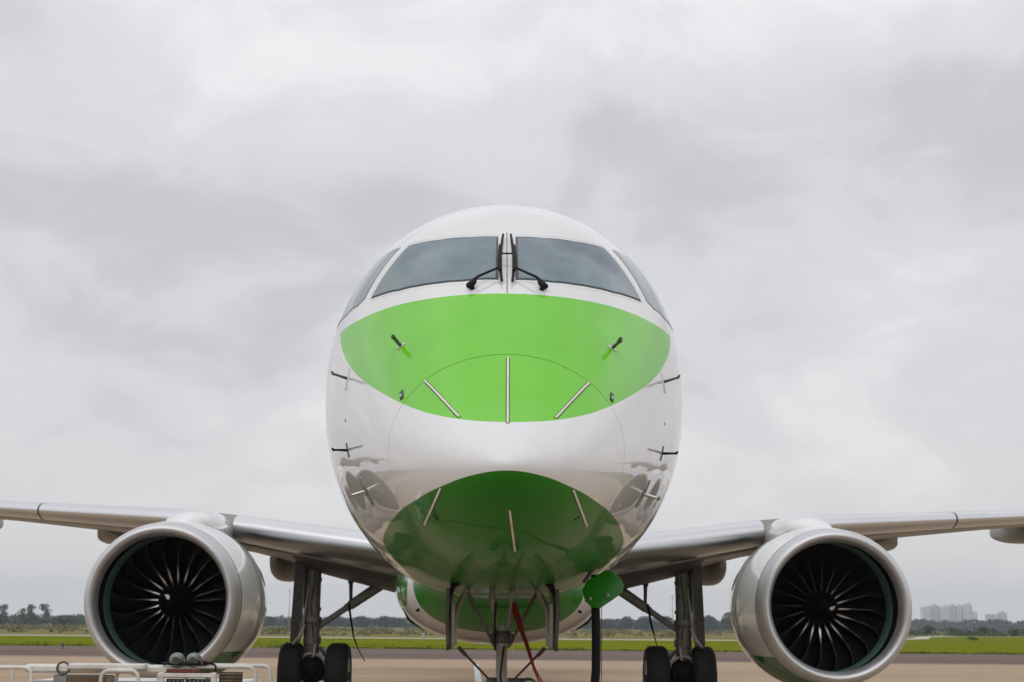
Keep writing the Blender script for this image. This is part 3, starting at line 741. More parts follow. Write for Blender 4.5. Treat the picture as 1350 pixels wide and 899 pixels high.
# ---- engines
EN = 12.0; EZ = 1.595
blade_me = None; 
for sg in (-1, 1):
    ec = Vector((4.435 * sg, EN, EZ))
    mb = MB()
    mb.lathe([(.322, 1.031), (.36, 1.036), (.7, 1.075), (1.2, 1.11), (1.8, 1.115), (2.4, 1.07), (3.0, .97), (3.45, .85), (3.46, .80), (3.0, .80)], 'Y', ec, 96)
    cowl = mb.build('engine_nacelle', M['cowl'], plane)
    mb = MB()
    lp = [(.31, 1.03), (.22, 1.026), (.13, 1.012), (.07, .992), (.03, .968), (.008, .945), (0, .928), (.008, .91), (.03, .888), (.07, .868), (.13, .852), (.21, .845)]
    mb.lathe(lp[::-1], 'Y', ec, 128); lip = mb.build('intake_lip', M['lip_metal'], cowl)
    mb = MB(); mb.lathe([(.30, 1.0), (.30, 1.0315), (.306, 1.0315), (.325, 1.0325), (.325, 1.0)], 'Y', ec, 96, smooth=False); mb.build('lip_joint', M['seam'], cowl)
    mb = MB(); mb.lathe([(.205, .8455), (.3, .850), (.48, .872), (.64, .882)][::-1], 'Y', ec, 96)
    mb.lathe([(.96, .872), (1.3, .88), (1.7, .86)][::-1], 'Y', ec, 96); mb.build('intake_liner', M['liner'], cowl)
    mb = MB(); mb.lathe([(.64, .881), (.66, .872), (.96, .866)][::-1], 'Y', ec, 96); mb.build('rub_strip', M['rub'], cowl)
    mb = MB(); mb.lathe([(1.42, .886), (1.421, .02)], 'Y', ec, 64); mb.build('duct_back', M['void'], cowl)
    # spinner with its white painted mark
    spf = [(.56, .004), (.57, .03), (.61, .07), (.68, .115), (.77, .155), (.87, .19), (.97, .21), (1.25, .235)]
    mb = MB(); mb.lathe(spf[::-1], 'Y', ec, 48); spin = mb.build('spinner', M['spinner'], cowl)
    def spr(y): return float(np.interp(y, [p[0] for p in spf], [p[1] for p in spf]))
    mb = MB(); vs = []; fs = []
    ph = R(100) if sg < 0 else R(-20)
    for k in range(9):
        f = k / 8; y = .566 + f * .095; a = ph + (f - .3) * .75; wdt = 1.15 * max(0, 1 - f) ** .9 + .05
        for q in (-1, 1):
            aa = a + q * wdt * .5; r_ = spr(y) + .004; vs.append(ec + Vector((r_ * math.cos(aa), y - .003, r_ * math.sin(aa))))
        if k: fs.append((2 * k - 2, 2 * k, 2 * k + 1, 2 * k - 1))
    mb.add(vs, fs); mb.build('spinner_mark', M['mark'], spin)
    # twenty wide-chord fan blades
    if blade_me is None:
        mb = MB(); rr = []
        for k in range(13):
            f = k / 12; r_ = .195 + f * (.872 - .195)
            beta = R(14 + 46 * f ** 1.15); ch = .23 + .08 * math.sin(f * PI * .8)
            sw = .20 * math.sin(f * 2.3) * f - .26 * f * f + .03        # tangential lean: curved leading edge
            yle = 1.13 - .21 * f
            th_ = .016 * (1 - .55 * f); wn = .0140 * (1 - .6 * f)
            def pt(c, t):
                y = yle + ch * c * math.cos(beta); a = sw + (ch * c * math.sin(beta)) / max(r_, .3)
                return Vector((math.cos(a) * r_, y, math.sin(a) * r_)) + Vector((-math.sin(a), 0, math.cos(a))) * t * math.cos(beta) + Vector((0, -1, 0)) * t * math.sin(beta)
            rr.append([pt(0, wn), pt(.12, max(th_, wn)), pt(.5, th_), pt(1, 0), pt(.5, -th_), pt(.12, -max(th_, wn)), pt(0, -wn)])
        vs = [p for r_ in rr for p in r_]
        for i in range(12):
            for j in range(7):
                a = i * 7 + j; b = i * 7 + (j + 1) % 7
                mb.f.append((a, b, b + 7, a + 7)); mb.mi.append(1 if j == 6 else 0); mb.sm.append(False)
        mb.v = [tuple(p) for p in vs]
        bo = mb.build('fan_blade', [M['blade'], M['blade_edge']], cowl); blade_me = bo.data
        bo.location = ec; bo.rotation_euler = (0, 0, 0); k0 = 1
    else: k0 = 0
    for k in range(k0, 20):
        bo = bpy.data.objects.new('fan_blade', blade_me); C.objects.link(bo); bo.parent = cowl
        bo.location = ec; bo.rotation_euler = (0, k * 2 * PI / 20 + .1, 0)
    # exhaust core and plug
    mb = MB(); mb.lathe([(2.6, .62), (3.4, .58), (4.3, .42), (4.32, .30), (5.0, .05), (5.05, .005)], 'Y', ec, 48); mb.build('exhaust_core', M['dark_metal'], cowl)
    # pylon
    mb = MB(); rr = []
    for y, w_, zb2, zt2 in ((12.95, .06, 2.55, 2.665), (13.15, .20, 2.55, 2.735), (13.5, .29, 2.5, 2.83), (14.0, .33, 2.45, 2.90), (14.7, .34, 2.35, 2.955), (15.6, .32, 2.3, 2.985), (16.6, .25, 2.2, 2.93), (18.0, .15, 2.1, 2.75)):
        ring = []
        for j in range(24):
            t = 2 * PI * j / 24; c, sn = math.cos(t), math.sin(t)
            e_ = 2 / (2.2 if c > 0 else 5)
            ring.append(Vector((4.43 * sg + w_ * math.copysign(abs(sn) ** e_, sn), y, (zb2 + zt2) / 2 + (zt2 - zb2) / 2 * math.copysign(abs(c) ** e_, c))))
        rr.append(ring)
    mb.loft(rr, True); mb.build('pylon', M['cowl'], cowl)
    # cowl joints and strake
    mb = MB(); mb.lathe([(1.52, 1.100), (1.52, 1.1165), (1.535, 1.1165), (1.535, 1.100)], 'Y', ec, 96, smooth=False); mb.build('cowl_joint', M['seam'], cowl)
    mb = MB(); a = PI / 2 - R(40) * sg
    pr_ = [Vector((math.cos(a) * r_, y, math.sin(a) * r_)) + ec for y, r_ in ((1.5, 1.10), (2.1, 1.22), (2.5, 1.26), (2.6, 1.04))]
    tg = Vector((-math.sin(a), 0, math.cos(a))) * .012
    mb.loft([[p - tg for p in pr_], [p + tg for p in pr_]], True, (True, True), 0, False); mb.build('strake', M['white'], cowl)

# ---- main landing gear
MGY = 16.5
for sg in (-1, 1):
    X = lambda x: x * sg
    mb = MB()
    mb.tube([(X(2.93), MGY, 2.5), (X(2.94), MGY, 1.6), (X(2.93), MGY, 1.05), (X(2.92), MGY, .55)], [.125, .12, .115, .11], 20)
    mb.tube([(X(2.94), MGY, 1.42), (X(2.94), MGY, 1.34)], .15, 20); mb.tube([(X(2.93), MGY, 1.12), (X(2.93), MGY, 1.0)], .14, 20)
    gear = mb.build('main_gear', M['gear_grey'], plane)
    mb = MB(); mb.tube([(X(2.83), MGY - .1, 2.3), (X(2.82), MGY - .12, 1.8), (X(2.83), MGY - .11, 1.0)], .016, 6)
    mb.tube([(X(3.045), MGY - .08, 2.3), (X(3.05), MGY - .1, 1.7), (X(3.03), MGY - .1, .95)], .02, 6)
    mb.tube([(X(2.90), MGY - .13, 2.1), (X(2.95), MGY - .14, 1.6), (X(2.90), MGY - .13, 1.1), (X(2.85), MGY - .1, .8)], .013, 6)
    for k in range(5): mb.box((X(2.82 + .02 * (k % 2)), MGY - .11, 2.0 - k * .23), (.06, .05, .06), bev=.01)
    mb.build('hydraulic_line', M['gear_dark'], gear)
    mb = MB(); rr = []
    for z, x0, x1 in ((2.40, 3.06, 3.20), (2.0, 3.075, 3.215), (1.5, 3.10, 3.235), (1.05, 3.125, 3.25), (.98, 3.14, 3.22)):
        rr.append([Vector((X(a), MGY + b, z)) for a, b in ((x0, -.28), (x1, -.25), (x1 + .02, .3), (x0 + .02, .3))][:: sg])
    mb.loft(rr, True, (True, True), 0, False); mb.build('gear_door', M['gear_dark'], gear)
    mb = MB(); mb.tube([(X(3.02), MGY - .3, 1.30), (X(3.09), MGY - .32, 1.12), (X(3.2), MGY - .3, 1.0)], [.014, .03, .02], 8)
    mb.tube([(X(3.0), MGY - .1, 1.9), (X(3.08), MGY - .22, 1.1)], .018, 8)
    mb.build('door_link', M['gear_light'], gear)
    # axle with brake housing, tyres and hubs
    mb = MB(); mb.tube([(X(2.3), MGY, .50), (X(3.45), MGY, .50)], .07, 16)
    mb.tube([(X(2.80), MGY - .16, .95), (X(2.68), MGY - .2, .8), (X(2.68), MGY - .16, .6)], .03, 8)
    mb.tube([(X(3.05), MGY - .16, .85), (X(3.12), MGY - .2, .74), (X(3.1), MGY - .16, .6)], .03, 8)
    mb.build('axle', M['gear_dark'], gear)
    mb = MB(); mb.lathe([(-.10, .17), (-.08, .215), (.08, .215), (.10, .17)], 'Y', (X(2.92), MGY - .02, .60), 24, caps=(True, True)); mb.lathe([(-.135, .05), (-.13, .12), (-.10, .13)], 'Y', (X(2.92), MGY - .02, .60), 16, caps=(True, False)); mb.build('brake_unit', M['black'], gear)
    mb = MB()
    mb.tube([(X(2.92) + math.cos(t) * .235, MGY - .15, .62 + math.sin(t) * .235) for t in [R(-10 + k * 20) for k in range(11)]], .022, 8)
    mb.tube([(X(2.86), MGY - .17, 1.0), (X(2.88), MGY - .22, .8)], .02, 8); mb.box((X(2.70), MGY - .14, .88), (.07, .05, .12), bev=.01)
    mb.build('brake_bracket', M['gear_light'], gear)
    for cxx in (2.505, 3.235):
        mb = MB(); mb.lathe([(-.16, .28), (-.182, .37), (-.174, .44), (-.145, .486), (-.10, .505), (0, .512), (.10, .505), (.145, .486), (.174, .44), (.182, .37), (.16, .28)], 'X', (X(cxx), MGY, .508), 56)
        for q in (-.09, -.03, .03, .09): mb.lathe([(q - .006, .5105), (q, .514), (q + .006, .5105)], 'X', (X(cxx), MGY, .508), 56)
        mb.build('tyre', M['tyre'], gear)
        mb = MB(); mb.lathe([(-.13, .03), (-.15, .2), (-.165, .285), (.165, .285), (.15, .2), (.13, .03)], 'X', (X(cxx), MGY, .508), 32); mb.build('wheel_hub', M['gear_light'], gear)
    # folding side stay
    mb = MB(); a, b = Vector((X(1.78), MGY + .05, 1.99)), Vector((X(2.88), MGY, 1.24))
    m1 = a.lerp(b, .52)
    mb.tube([a, m1], [.085, .075], 12); mb.tube([m1, b], [.05, .045], 12); mb.box(m1, (.17, .12, .12), Matrix.Rotation(R(35 * sg), 3, 'Y'), bev=.02)
    mb.build('side_stay', M['gear_grey'], gear)
    mb = MB(); mb.tube([(X(2.345), MGY, 2.12), (X(2.335), MGY, 1.62)], [.036, .024], 10); mb.box((X(2.24), MGY, 2.10), (.24, .06, .035)); mb.tube([(X(2.345), MGY, 2.12), (X(2.345), MGY, 1.95)], .045, 10)
    mb.build('lock_actuator', M['gear_dark'], gear)

# ---- tail surfaces (behind the fuselage)
mb = MB()
def fin_ring(y0, ch, tk, z): return [Vector((0 + math.copysign(tk * math.sin(PI * c), q), y0 + ch * c, z)) for c, q in ((0, 1), (.3, 1), (.6, 1), (1, 1), (.6, -1), (.3, -1))]
mb.loft([fin_ring(31.5, 6.0, .30, 4.8), fin_ring(36.5, 3.0, .16, 10.4)], True); mb.build('tail_fin', M['white'], plane)
for sg in (-1, 1):
    mb = MB(); rr = [[Vector((x * sg, y0 + ch * c, z + q * tk * math.sin(PI * c))) for c, q in ((0, 1), (.3, 1), (.6, 1), (1, 1), (.6, -1), (.3, -1))][::sg] for x, y0, ch, tk, z in ((.3, 36.3, 3.0, .17, 4.5), (4.6, 38.4, 1.5, .08, 5.0))]
    mb.loft(rr, True); mb.build('tailplane', M['wing_grey'], plane)

# ------------------------------------------------------------------ loose things on and round the aeroplane
mb = MB()
pts = [(.095, NG - .02, 1.50), (.105, NG - .05, 1.42), (.13, NG - .07, 1.35), (.165, NG - .08, 1.26), (.205, NG - .09, 1.16), (.24, NG - .09, 1.05), (.275, NG - .10, .94), (.318, NG - .10, .84), (.35, NG - .12, .65), (.36, NG - .16, .42), (.41, NG - .25, .15)]
P = [Vector(p) for p in pts]
def strap(mb, P, wid, off, twist):   # webbing that twists as it hangs
    rr = []
    for i, p in enumerate(P):
        a = Vector((math.cos(twist * i), math.sin(twist * i), 0)); wv = wid * (.45 if i == 0 else 1)
        rr.append([p + off + a * wv / 2 + Vector((0, -.002, 0)), p + off + a * wv / 2 + Vector((0, .002, 0)), p + off - a * wv / 2 + Vector((0, .002, 0)), p + off - a * wv / 2 + Vector((0, -.002, 0))])
    mb.loft(rr, True, (True, True), 0, False)
strap(mb, P, .046, Vector((0, 0, 0)), .17); strap(mb, [p + Vector((.012 * math.sin(i), 0, 0)) for i, p in enumerate(P)], .024, Vector((.012, .02, .01)), -.33)
tag(mb.build('warning_streamer', M['red']), 'red webbing streamer hanging from the nose gear strut', 'streamer')
mb = MB()
mb.tube([(.757, 4.06, 1.72), (.757, 4.05, 1.45), (.762, 4.04, 1.2), (.757, 4.0, .95), (.73, 3.95, .7), (.70, 3.9, .35), (.66, 3.8, .08), (.5, 3.6, .035), (.2, 3.1, .035), (-.3, 3.0, .035), (-.9, 3.3, .035), (-1.5, 3.9, .035), (-1.9, 4.6, .04), (-2.2, 5.2, .3)], .036, 12)
tag(mb.build('power_cable', M['black']), 'thick black ground power cable hanging below the open green hatch', 'cable')
mb = MB(); mb.tube([(.806, 4.05, 1.50), (.805, 4.05, 1.0), (.80, 4.04, .3), (.80, 4.04, .02)], .0035, 5)
tag(mb.build('hatch_cord', M['dark_metal']), 'thin cord hanging beside the thick black power cable', 'cord')
mb = MB(); mb.tube([(-2.36, MGY - .09, 1.64), (-2.33, MGY - .1, 1.45), (-2.27, MGY - .1, 1.12), (-2.19, MGY - .1, .92), (-2.08, MGY - .1, .735)], [.018, .018, .013, .008, .006], 6)
tag(mb.build('gear_pin_cord', M['black']), 'black cord dangling from the side stay of the gear beside the ground cart side engine', 'cord')
mb = MB(); mb.tube([(2.37, MGY - .09, 1.66), (2.41, MGY - .1, 1.4), (2.46, MGY - .1, 1.2)], [.02, .02, .014], 6); mb.tube([(2.46, MGY - .1, 1.2), (2.50, MGY - .1, 1.05), (2.56, MGY - .12, .8)], [.012, .008, .006], 6, 1)
tag(mb.build('gear_pin_cord', [M['black'], M['red']]), 'black cord with a red tail dangling from the side stay near the green hatch', 'cord')

# ------------------------------------------------------------------ ground support cart, lower left
cart = empty('ground_cart', (-3.1, 5.3, 0), 'low white ground support cart with tube rails and hose fittings in front of an engine', 'equipment cart')
def cpart(name, mb, mat, parent=None):
    o = mb.build(name, mat, parent or cart)
    if parent is None or parent is cart: o.matrix_parent_inverse = cart.matrix_basis.inverted()
    else: o.matrix_parent_inverse = Matrix()
    return o
cart_inv = Matrix.Translation((3.1, -5.3, 0))
def cb(name, mb, mats, parent=None):
    mb.v = [tuple(Vector(p) - Vector((3.1 * -1, 5.3, 0))) for p in mb.v]
    return mb.build(name, mats, parent or cart)
CY = 5.0
body = MB()
body.box((-3.15, 5.55, .55), (1.9, 1.0, .50), bev=.03)
body = cb('body', body, M['cart'])
mb = MB(); mb.box((-3.40, 5.06, .905), (1.42, .16, .075), bev=.02); mb.box((-3.38, 5.0, .928), (.66, .22, .05), bev=.012); cb('top_beam', mb, M['cart'])
mb = MB(); mb.box((-3.60, 5.02, .80), (.52, .04, .11), bev=.01); cb('recessed_panel', mb, M['cart_grey'])
mb = MB(); mb.box((-3.56, 4.99, .81), (.30, .015, .05), bev=.006); cb('rust_patch', mb, M['rust'])
def loop(x0, x1, ztop, y, r, zb=.30, rad=.08):
    pts = [(x0, y, zb)] + [(x0, y, ztop - rad)] + arc((x0, y, ztop - rad), (x0, y, ztop), (x0 + rad, y, ztop))[1:] + arc((x1 - rad, y, ztop), (x1, y, ztop), (x1, y, ztop - rad)) + [(x1, y, zb)]
    mb = MB(); mb.tube(pts, r, 10); return mb
RR = .017
for x0, x1, zt_, y in ((-4.75, -4.04, .912, 4.98), (-4.62, -3.90, .908, 5.25), (-3.42, -3.10, .898, 4.88), (-3.32, -2.955, .903, 5.02), (-2.72, -2.115, .935, 4.98), (-2.70, -2.02, .940, 5.22)):
    mb = loop(x0, x1, zt_, y, RR)
    if x0 < -4.7: mb.tube([(-4.20, y, zt_), (-4.21, y, .3)], RR * .8, 8)
    cb('rail', mb, M['cart'])
mb = MB(); mb.tube([(-3.77 + .052 * math.cos(t), 4.97, .911 + .052 * math.sin(t)) for t in [2 * PI * k / 24 for k in range(25)]], .009, 8); ring = cb('tow_ring', mb, M['dark_metal'])
mb = MB(); mb.box((-3.77, 4.99, .72), (.075, .05, .25), bev=.008); cb('ring_post', mb, M['cart_grey'])
mb = MB(); mb.box((-2.735, 4.965, .896), (.29, .03, .032), bev=.004); cb('red_strip', mb, M['redref'])
mb = MB()
for bx, bz, sx, sz in ((-2.92, .72, .05, .33), (-2.47, .72, .05, .33), (-2.70, .86, .5, .035), (-2.70, .70, .5, .03)): mb.box((bx, 4.955 - (.004 if sx > .1 else 0), bz), (sx, .04, sz), bev=.005)
cb('panel_frame', mb, M['cart'])
mb = MB(); mb.box((-2.71, 4.975, .775), (.34, .02, .11), bev=.004); cb('instrument_slot', mb, M['slot'])
mb = MB()
for k in range(9): mb.box((-2.85 + k * .035, 4.962, .80), (.008, .008, .04))
cb('slot_louvre', mb, M['cart_grey'])
mb = MB(); mb.box((-2.515, 4.94, .80), (.05, .012, .075), bev=.004); cb('placard', mb, M['placard'])
mb = MB(); mb.box((-2.33, 4.99, .79), (.20, .03, .20), bev=.004)
gr = cb('grille', mb, M['slot'])
mb = MB()
for k in range(7): mb.box((-2.33, 4.972, .705 + k * .028), (.19, .012, .012), Matrix.Rotation(R(25), 3, 'X'))
cb('grille_slat', mb, M['rust'])
# camlock fittings, hose ends and cables on the top
for i, (x, r_) in enumerate(((-2.80, .066), (-2.655, .066))):
    mb = MB(); mb.lathe([(-.06, .02), (-.055, r_ * .8), (-.02, r_), (.02, r_), (.04, r_ * .75), (.07, r_ * .7), (.075, .02)], 'Y', (x, 5.0, .985), 20)
    mb.tube([(x, 5.02, .93), (x, 5.02, .97)], r_ * .8, 14); f1 = cb('hose_fitting', mb, M['valve'])
    mb = MB(); mb.tube([(x + .03, 4.95, 1.0), (x + .075, 4.94, .985), (x + .085, 4.94, .95)], [.012, .016, .012], 8); mb.lathe([(-.065, .005), (-.064, r_ * .5)], 'Y', (x, 5.0, .985), 16); cb('fitting_lever', mb, M['dark_metal'])
mb = MB(); mb.tube([(-2.92, 4.99, .955), (-2.87, 4.96, .96), (-2.80, 4.95, .952), (-2.72, 4.94, .957), (-2.6, 4.95, .955), (-2.5, 4.97, .965), (-2.46, 4.96, .945), (-2.45, 4.95, .80)], [.012, .015, .012, .016, .014, .012, .008, .007], 8)
mb.box((-2.57, 4.96, .965), (.08, .06, .04), bev=.012)
cb('hose', mb, M['black'])
for x in (-3.85, -2.45):
    for y in (5.2, 5.95):
        mb = MB(); mb.lathe([(-.06, .08), (-.07, .15), (-.05, .185), (.05, .185), (.07, .15), (.06, .08)], 'X', (x, y, .186), 28); mb.lathe([(-.05, .01), (-.05, .085), (.05, .085), (.05, .01)], 'X', (x, y, .186), 16, 1); cb('wheel', mb, [M['tyre'], M['cart_grey']])
mb = MB(); mb.box((-3.15, 5.55, .27), (1.7, .7, .06)); cb('chassis', mb, M['cart_grey'])
mb = MB(); mb.box((-4.3, 5.1, .45), (.9, .5, .06), bev=.01); cb('side_step', mb, M['cart_grey'])

# ------------------------------------------------------------------ small things by the taxiway
t = empty('edge_light', (-21.6, 72, -.004), 'small dark taxiway edge light at the far left of the tarmac', 'edge light')
mb = MB(); mb.lathe([(0, .14), (.02, .14), (.05, .06), (.16, .05)], 'Z', (0, 0, 0), 14, caps=(True, True)); mb.build('light_base', M['dark_metal'], t)
mb = MB(); mb.lathe([(.16, .06), (.2, .085), (.27, .08), (.3, .02)], 'Z', (0, 0, 0), 14); mb.build('lens', M['placard'], t)
t = empty('marker_post', (-6.55, 140, -.02), 'short pale marker post standing on the grass behind the belly', 'marker post')
mb = MB(); mb.box((0, 0, .28), (.26, .12, .56), bev=.03); mb.build('post', M['concrete_path'], t)
mb = MB(); mb.box((0, 0, .6), (.30, .16, .08), bev=.02); mb.build('post_cap', M['cart'], t)

# ------------------------------------------------------------------ foliage
rng = random.Random(7)
def clump_faces(mb, lobes, n, size, rg, mi=0):
    """many small leaf sprays spread through ellipsoidal lobes"""
    tot = sum(l[3] * l[4] * l[5] for l in lobes)
    for (cx, cy, cz, rx, ry, rz) in lobes:
        k = max(6, int(n * rx * ry * rz / tot))
        for _ in range(k):
            while True:
                u = Vector((rg.uniform(-1, 1), rg.uniform(-1, 1), rg.uniform(-1, 1)))
                if u.length <= 1 and rg.random() < .25 + .75 * u.length: break
            p = Vector((cx + u.x * rx, cy + u.y * ry, cz + u.z * rz))
            a = Vector((rg.gauss(0, 1), rg.gauss(0, 1), rg.gauss(0, 1))).normalized(); b = a.orthogonal().normalized(); c = a.cross(b)
            sz = size * rg.uniform(.6, 1.4)
            mb.add([p + b * sz, p + c * sz * .6, p - b * sz, p - c * sz * .6], [(0, 1, 2, 3)], mi, False)
def crown_lobes(h, wd, kind, rg):
    if kind == 'tall':
        base = h * .38
        L_ = [(rg.uniform(-.28, .28) * wd, rg.uniform(-.25, .25) * wd, rg.uniform(base, h * .86), wd * rg.uniform(.16, .28), wd * rg.uniform(.16, .28), h * rg.uniform(.09, .16)) for _ in range(9)]
        L_.append((0, 0, h * .82, wd * .3, wd * .3, h * .16))
    elif kind == 'round':
        L_ = [(rg.uniform(-.28, .28) * wd, rg.uniform(-.25, .25) * wd, rg.uniform(h * .22, h * .74), wd * rg.uniform(.18, .3), wd * rg.uniform(.18, .3), h * rg.uniform(.14, .24)) for _ in range(9)]
        L_.append((0, 0, h * .5, wd * .38, wd * .38, h * .42))
    else:  # bush
        L_ = [(rg.uniform(-.36, .36) * wd, rg.uniform(-.25, .25) * wd, rg.uniform(h * .2, h * .68), wd * rg.uniform(.14, .24), wd * rg.uniform(.14, .24), h * rg.uniform(.2, .32)) for _ in range(8)]
    return L_
proto = {}
for kind, h, wd, n, size in (('tall', 8.0, 6.0, 520, .30), ('tall2', 8.0, 5.0, 420, .30), ('round', 8.0, 8.0, 1700, .42), ('round2', 7.5, 9.0, 1700, .42), ('bush', 2.0, 4.0, 420, .17), ('bush2', 2.0, 3.2, 360, .17)):
    k_ = kind.rstrip('2'); mb = MB(); lb = crown_lobes(h, wd, k_, rng); clump_faces(mb, lb, n, size, rng)
    me = bpy.data.meshes.new('crown')
    me.from_pydata(mb.v, [], mb.f); me.materials.append(M['leaf'] if 'round' in kind else M['leaf2']); me.update()
    mt = MB()
    if k_ != 'bush':
        mt.tube([(0, 0, -.1), (.05, 0, h * .2), (-.05, .05, h * .45), (0, 0, h * .75)], [.24, .19, .13, .04], 7)
        for a in range(5):
            l_ = lb[a]; mt.tube([(0, 0, h * (.25 + .06 * a)), (l_[0] * .5, l_[1] * .5, (h * (.3 + .06 * a) + l_[2]) / 2), (l_[0], l_[1], l_[2])], [.09, .06, .025], 5)
    else:
        for a in range(4): l_ = lb[a]; mt.tube([(0, 0, -.05), (l_[0] * .5, l_[1] * .5, l_[2] * .6), (l_[0], l_[1], l_[2])], [.05, .035, .015], 5)
    mm = bpy.data.meshes.new('trunk'); mm.from_pydata(mt.v, [], mt.f); mm.materials.append(M['bark']); mm.update()
    proto[kind] = (me, mm, h, wd)
def plant(kind, x, y, h, wd, label, cat='tree', name='tree', group=None):
    me, mm, h0, w0 = proto[kind]
    t = empty(name, (x, y, -.05), label, cat, group)
    t.rotation_euler = (0, 0, rng.uniform(0, 6.28)); t.scale = (wd / w0, wd / w0, h / h0)
    for nm, m_ in (('trunk', mm), ('crown', me)):
        o = bpy.data.objects.new(nm, m_); C.objects.link(o); o.parent = t
    return t
# left: tall loose trees above the hedge
plant('tall', -182.5, 591, 7.9, 6.2, 'tall loose tree cut by the left edge of the photo', group='tall trees beyond the field')
plant('tall2', -175.8, 593, 6.6, 4.0, 'slim tree beside the tall tree at the left edge of the photo', group='tall trees beyond the field')
plant('tall', -171.6, 590, 8.0, 5.4, 'dark twin of the tall trees rising above the hedge left of the engine', group='tall trees beyond the field')
plant('tall2', -167.2, 592, 8.3, 5.0, 'tallest tree left of the engine, spreading flat top', group='tall trees beyond the field')
plant('bush', -152.0, 560, 4.2, 16, 'broad dark bush rising over the hedge just left of the engine', 'bush', 'bush')
# woodland lumps behind the gear legs, each crown a tree of its own
for i, (x, h, wd, lab) in enumerate((
    (-124, 6.0, 13, 'low rounded tree between the engine and the gear leg, hazy blue'),
    (-112, 7.2, 14, 'rounded hazy tree just outboard of the gear leg'),
    (-101, 6.9, 14, 'rounded hazy tree directly behind the gear strut beside the ground cart side engine'),
    (-88, 7.0, 14, 'rounded hazy tree under the gear side stay'),
    (-76, 7.0, 13, 'broad hazy tree behind the dangling black cord'),
    (-62.5, 7.3, 10, 'domed hazy tree near the belly fairing'),
    (-54, 5.6, 9, 'lowest hazy tree beside the belly fairing'))):
    plant('round' if i % 2 else 'round2', x, 900 + (i * 37) % 50 - 25, h, wd, lab, group='hazy trees beyond the field')
for i, (x, h, wd, lab) in enumerate((
    (57, 6.6, 9, 'hazy tree just behind the thick black cable'),
    (66, 6.9, 11, 'hazy rounded tree right of the thick black cable'),
    (77, 8.3, 10, 'hazy domed tree below the far pale tower block'),
    (86, 8.7, 12, 'broad hazy tree behind the right side stay'),
    (97, 8.6, 12, 'hazy tree behind the red-tailed cord'),
    (109, 8.4, 11, 'hazy tree hidden partly by the right gear leg'),
    (120, 9.2, 11, 'tall dark domed tree just right of the right gear leg'),
    (131, 11.2, 13, 'tallest dark hazy tree beside the right engine'),
    (141, 10.6, 12, 'dark hazy tree touching the right engine edge'))):
    plant('round' if i % 2 else 'round2', x, 900 + (i * 53) % 60 - 30, h, wd, lab, group='hazy trees beyond the field')
# dark shrubs at the right, in front of the far wood
for i, (x, y, h, wd, lab) in enumerate((
    (96.5, 395, 2.6, 6, 'small dark shrub touching the right engine'),
    (103, 400, 3.3, 7, 'dark bushy shrub in the row beyond the grass, right of the engine'),
    (109.5, 398, 2.9, 6, 'shrub with a pointed sprig beyond the grass strip'),
    (117, 402, 2.4, 8, 'low wide dark shrub under the pale apartment blocks'),
    (125, 398, 2.6, 7, 'olive shrub below the tallest apartment block'),
    (133, 402, 2.4, 7, 'flat-topped low shrub in the row beyond the grass'),
    (139, 396, 3.6, 6, 'tallest dark shrub in the row, below the twin apartment blocks'),
    (146, 402, 2.5, 7, 'low shrub just right of the tallest dark shrub'),
    (156, 399, 3.0, 7, 'dark shrub at the right end of the row'))):
    plant('bush' if i % 2 else 'bush2', x, y, h, wd, lab, 'shrub', 'shrub', 'dark shrubs beyond the grass')
plant('bush2', 62.2, 200, .6, 1.7, 'small dark tuft standing alone on the green grass', 'shrub', 'shrub')
# masses nobody could count
def mass(name, specs, n, size, mat, seed):
    rg = random.Random(seed); mb = MB()
    clump_faces(mb, specs, n, size, rg); o = mb.build(name, mat); return tag(o, kind='stuff')
rg = random.Random(3)
hedge = [(-250 + i * 4.2 + rg.uniform(-1, 1), 600 + rg.uniform(-14, 14), rg.uniform(.8, 1.9), 4.0, 4.0, rg.uniform(1.5, 2.6)) for i in range(34)]
mass('hedge_line', hedge, 9000, .42, M['leaf'], 11)
wood = [(-330 + i * 8 + rg.uniform(-3, 3), 940 + rg.uniform(-25, 45), rg.uniform(1.4, 2.8), 8.5, 7.5, rg.uniform(2.8, 4.2)) for i in range(62)]
mass('far_woodland', wood, 26000, .8, M['leaf'], 12)
hill = [(270 + i * 15 + rg.uniform(-5, 5), 1400 + rg.uniform(-60, 60), rg.uniform(3, 6), 18, 15, rg.uniform(5, 8.5)) for i in range(50)]
mass('wooded_rise', hill, 34000, 1.5, M['leaf'], 13)
far = [(-900 + i * 24 + rg.uniform(-6, 6), 2100 + rg.uniform(-60, 60), rg.uniform(2, 6), 22, 18, rg.uniform(5, 9)) for i in range(100)]
mass('horizon_trees', far, 26000, 2.4, M['leaf'], 14)
scr = []
for i in range(420):
    y = rg.uniform(190, 560); x = rg.uniform(-.40, .22) * (y + 9)
    if x > 25 and y < 260: continue
    h = rg.uniform(.15, .5) * (1.7 if rg.random() < .12 else 1)
    scr.append((x, y, h * .4, rg.uniform(.8, 2.6) * (y / 300), 1.2, h))
mass('scrub', scr, 30000, .20, M['scrub'], 15)
gt = []
for i in range(300):
    y = 81.6 + abs(rg.gauss(0, 1)) * .5 if i < 260 else rg.uniform(84, 150); x = rg.uniform(-.36, .36) * (y + 9)
    gt.append((x, y, .03, rg.uniform(.3, 1.2), .3, rg.uniform(.03, .07)))
mass('grass_tufts', gt, 9000, .05, M['tuft'], 16)
scr2 = [(rg.uniform(85, 190), rg.uniform(372, 420), .3, rg.uniform(2, 5), 2, rg.uniform(.4, 1.0)) for i in range(70)]
mass('low_brush', scr2, 6000, .28, M['leaf2'], 17)

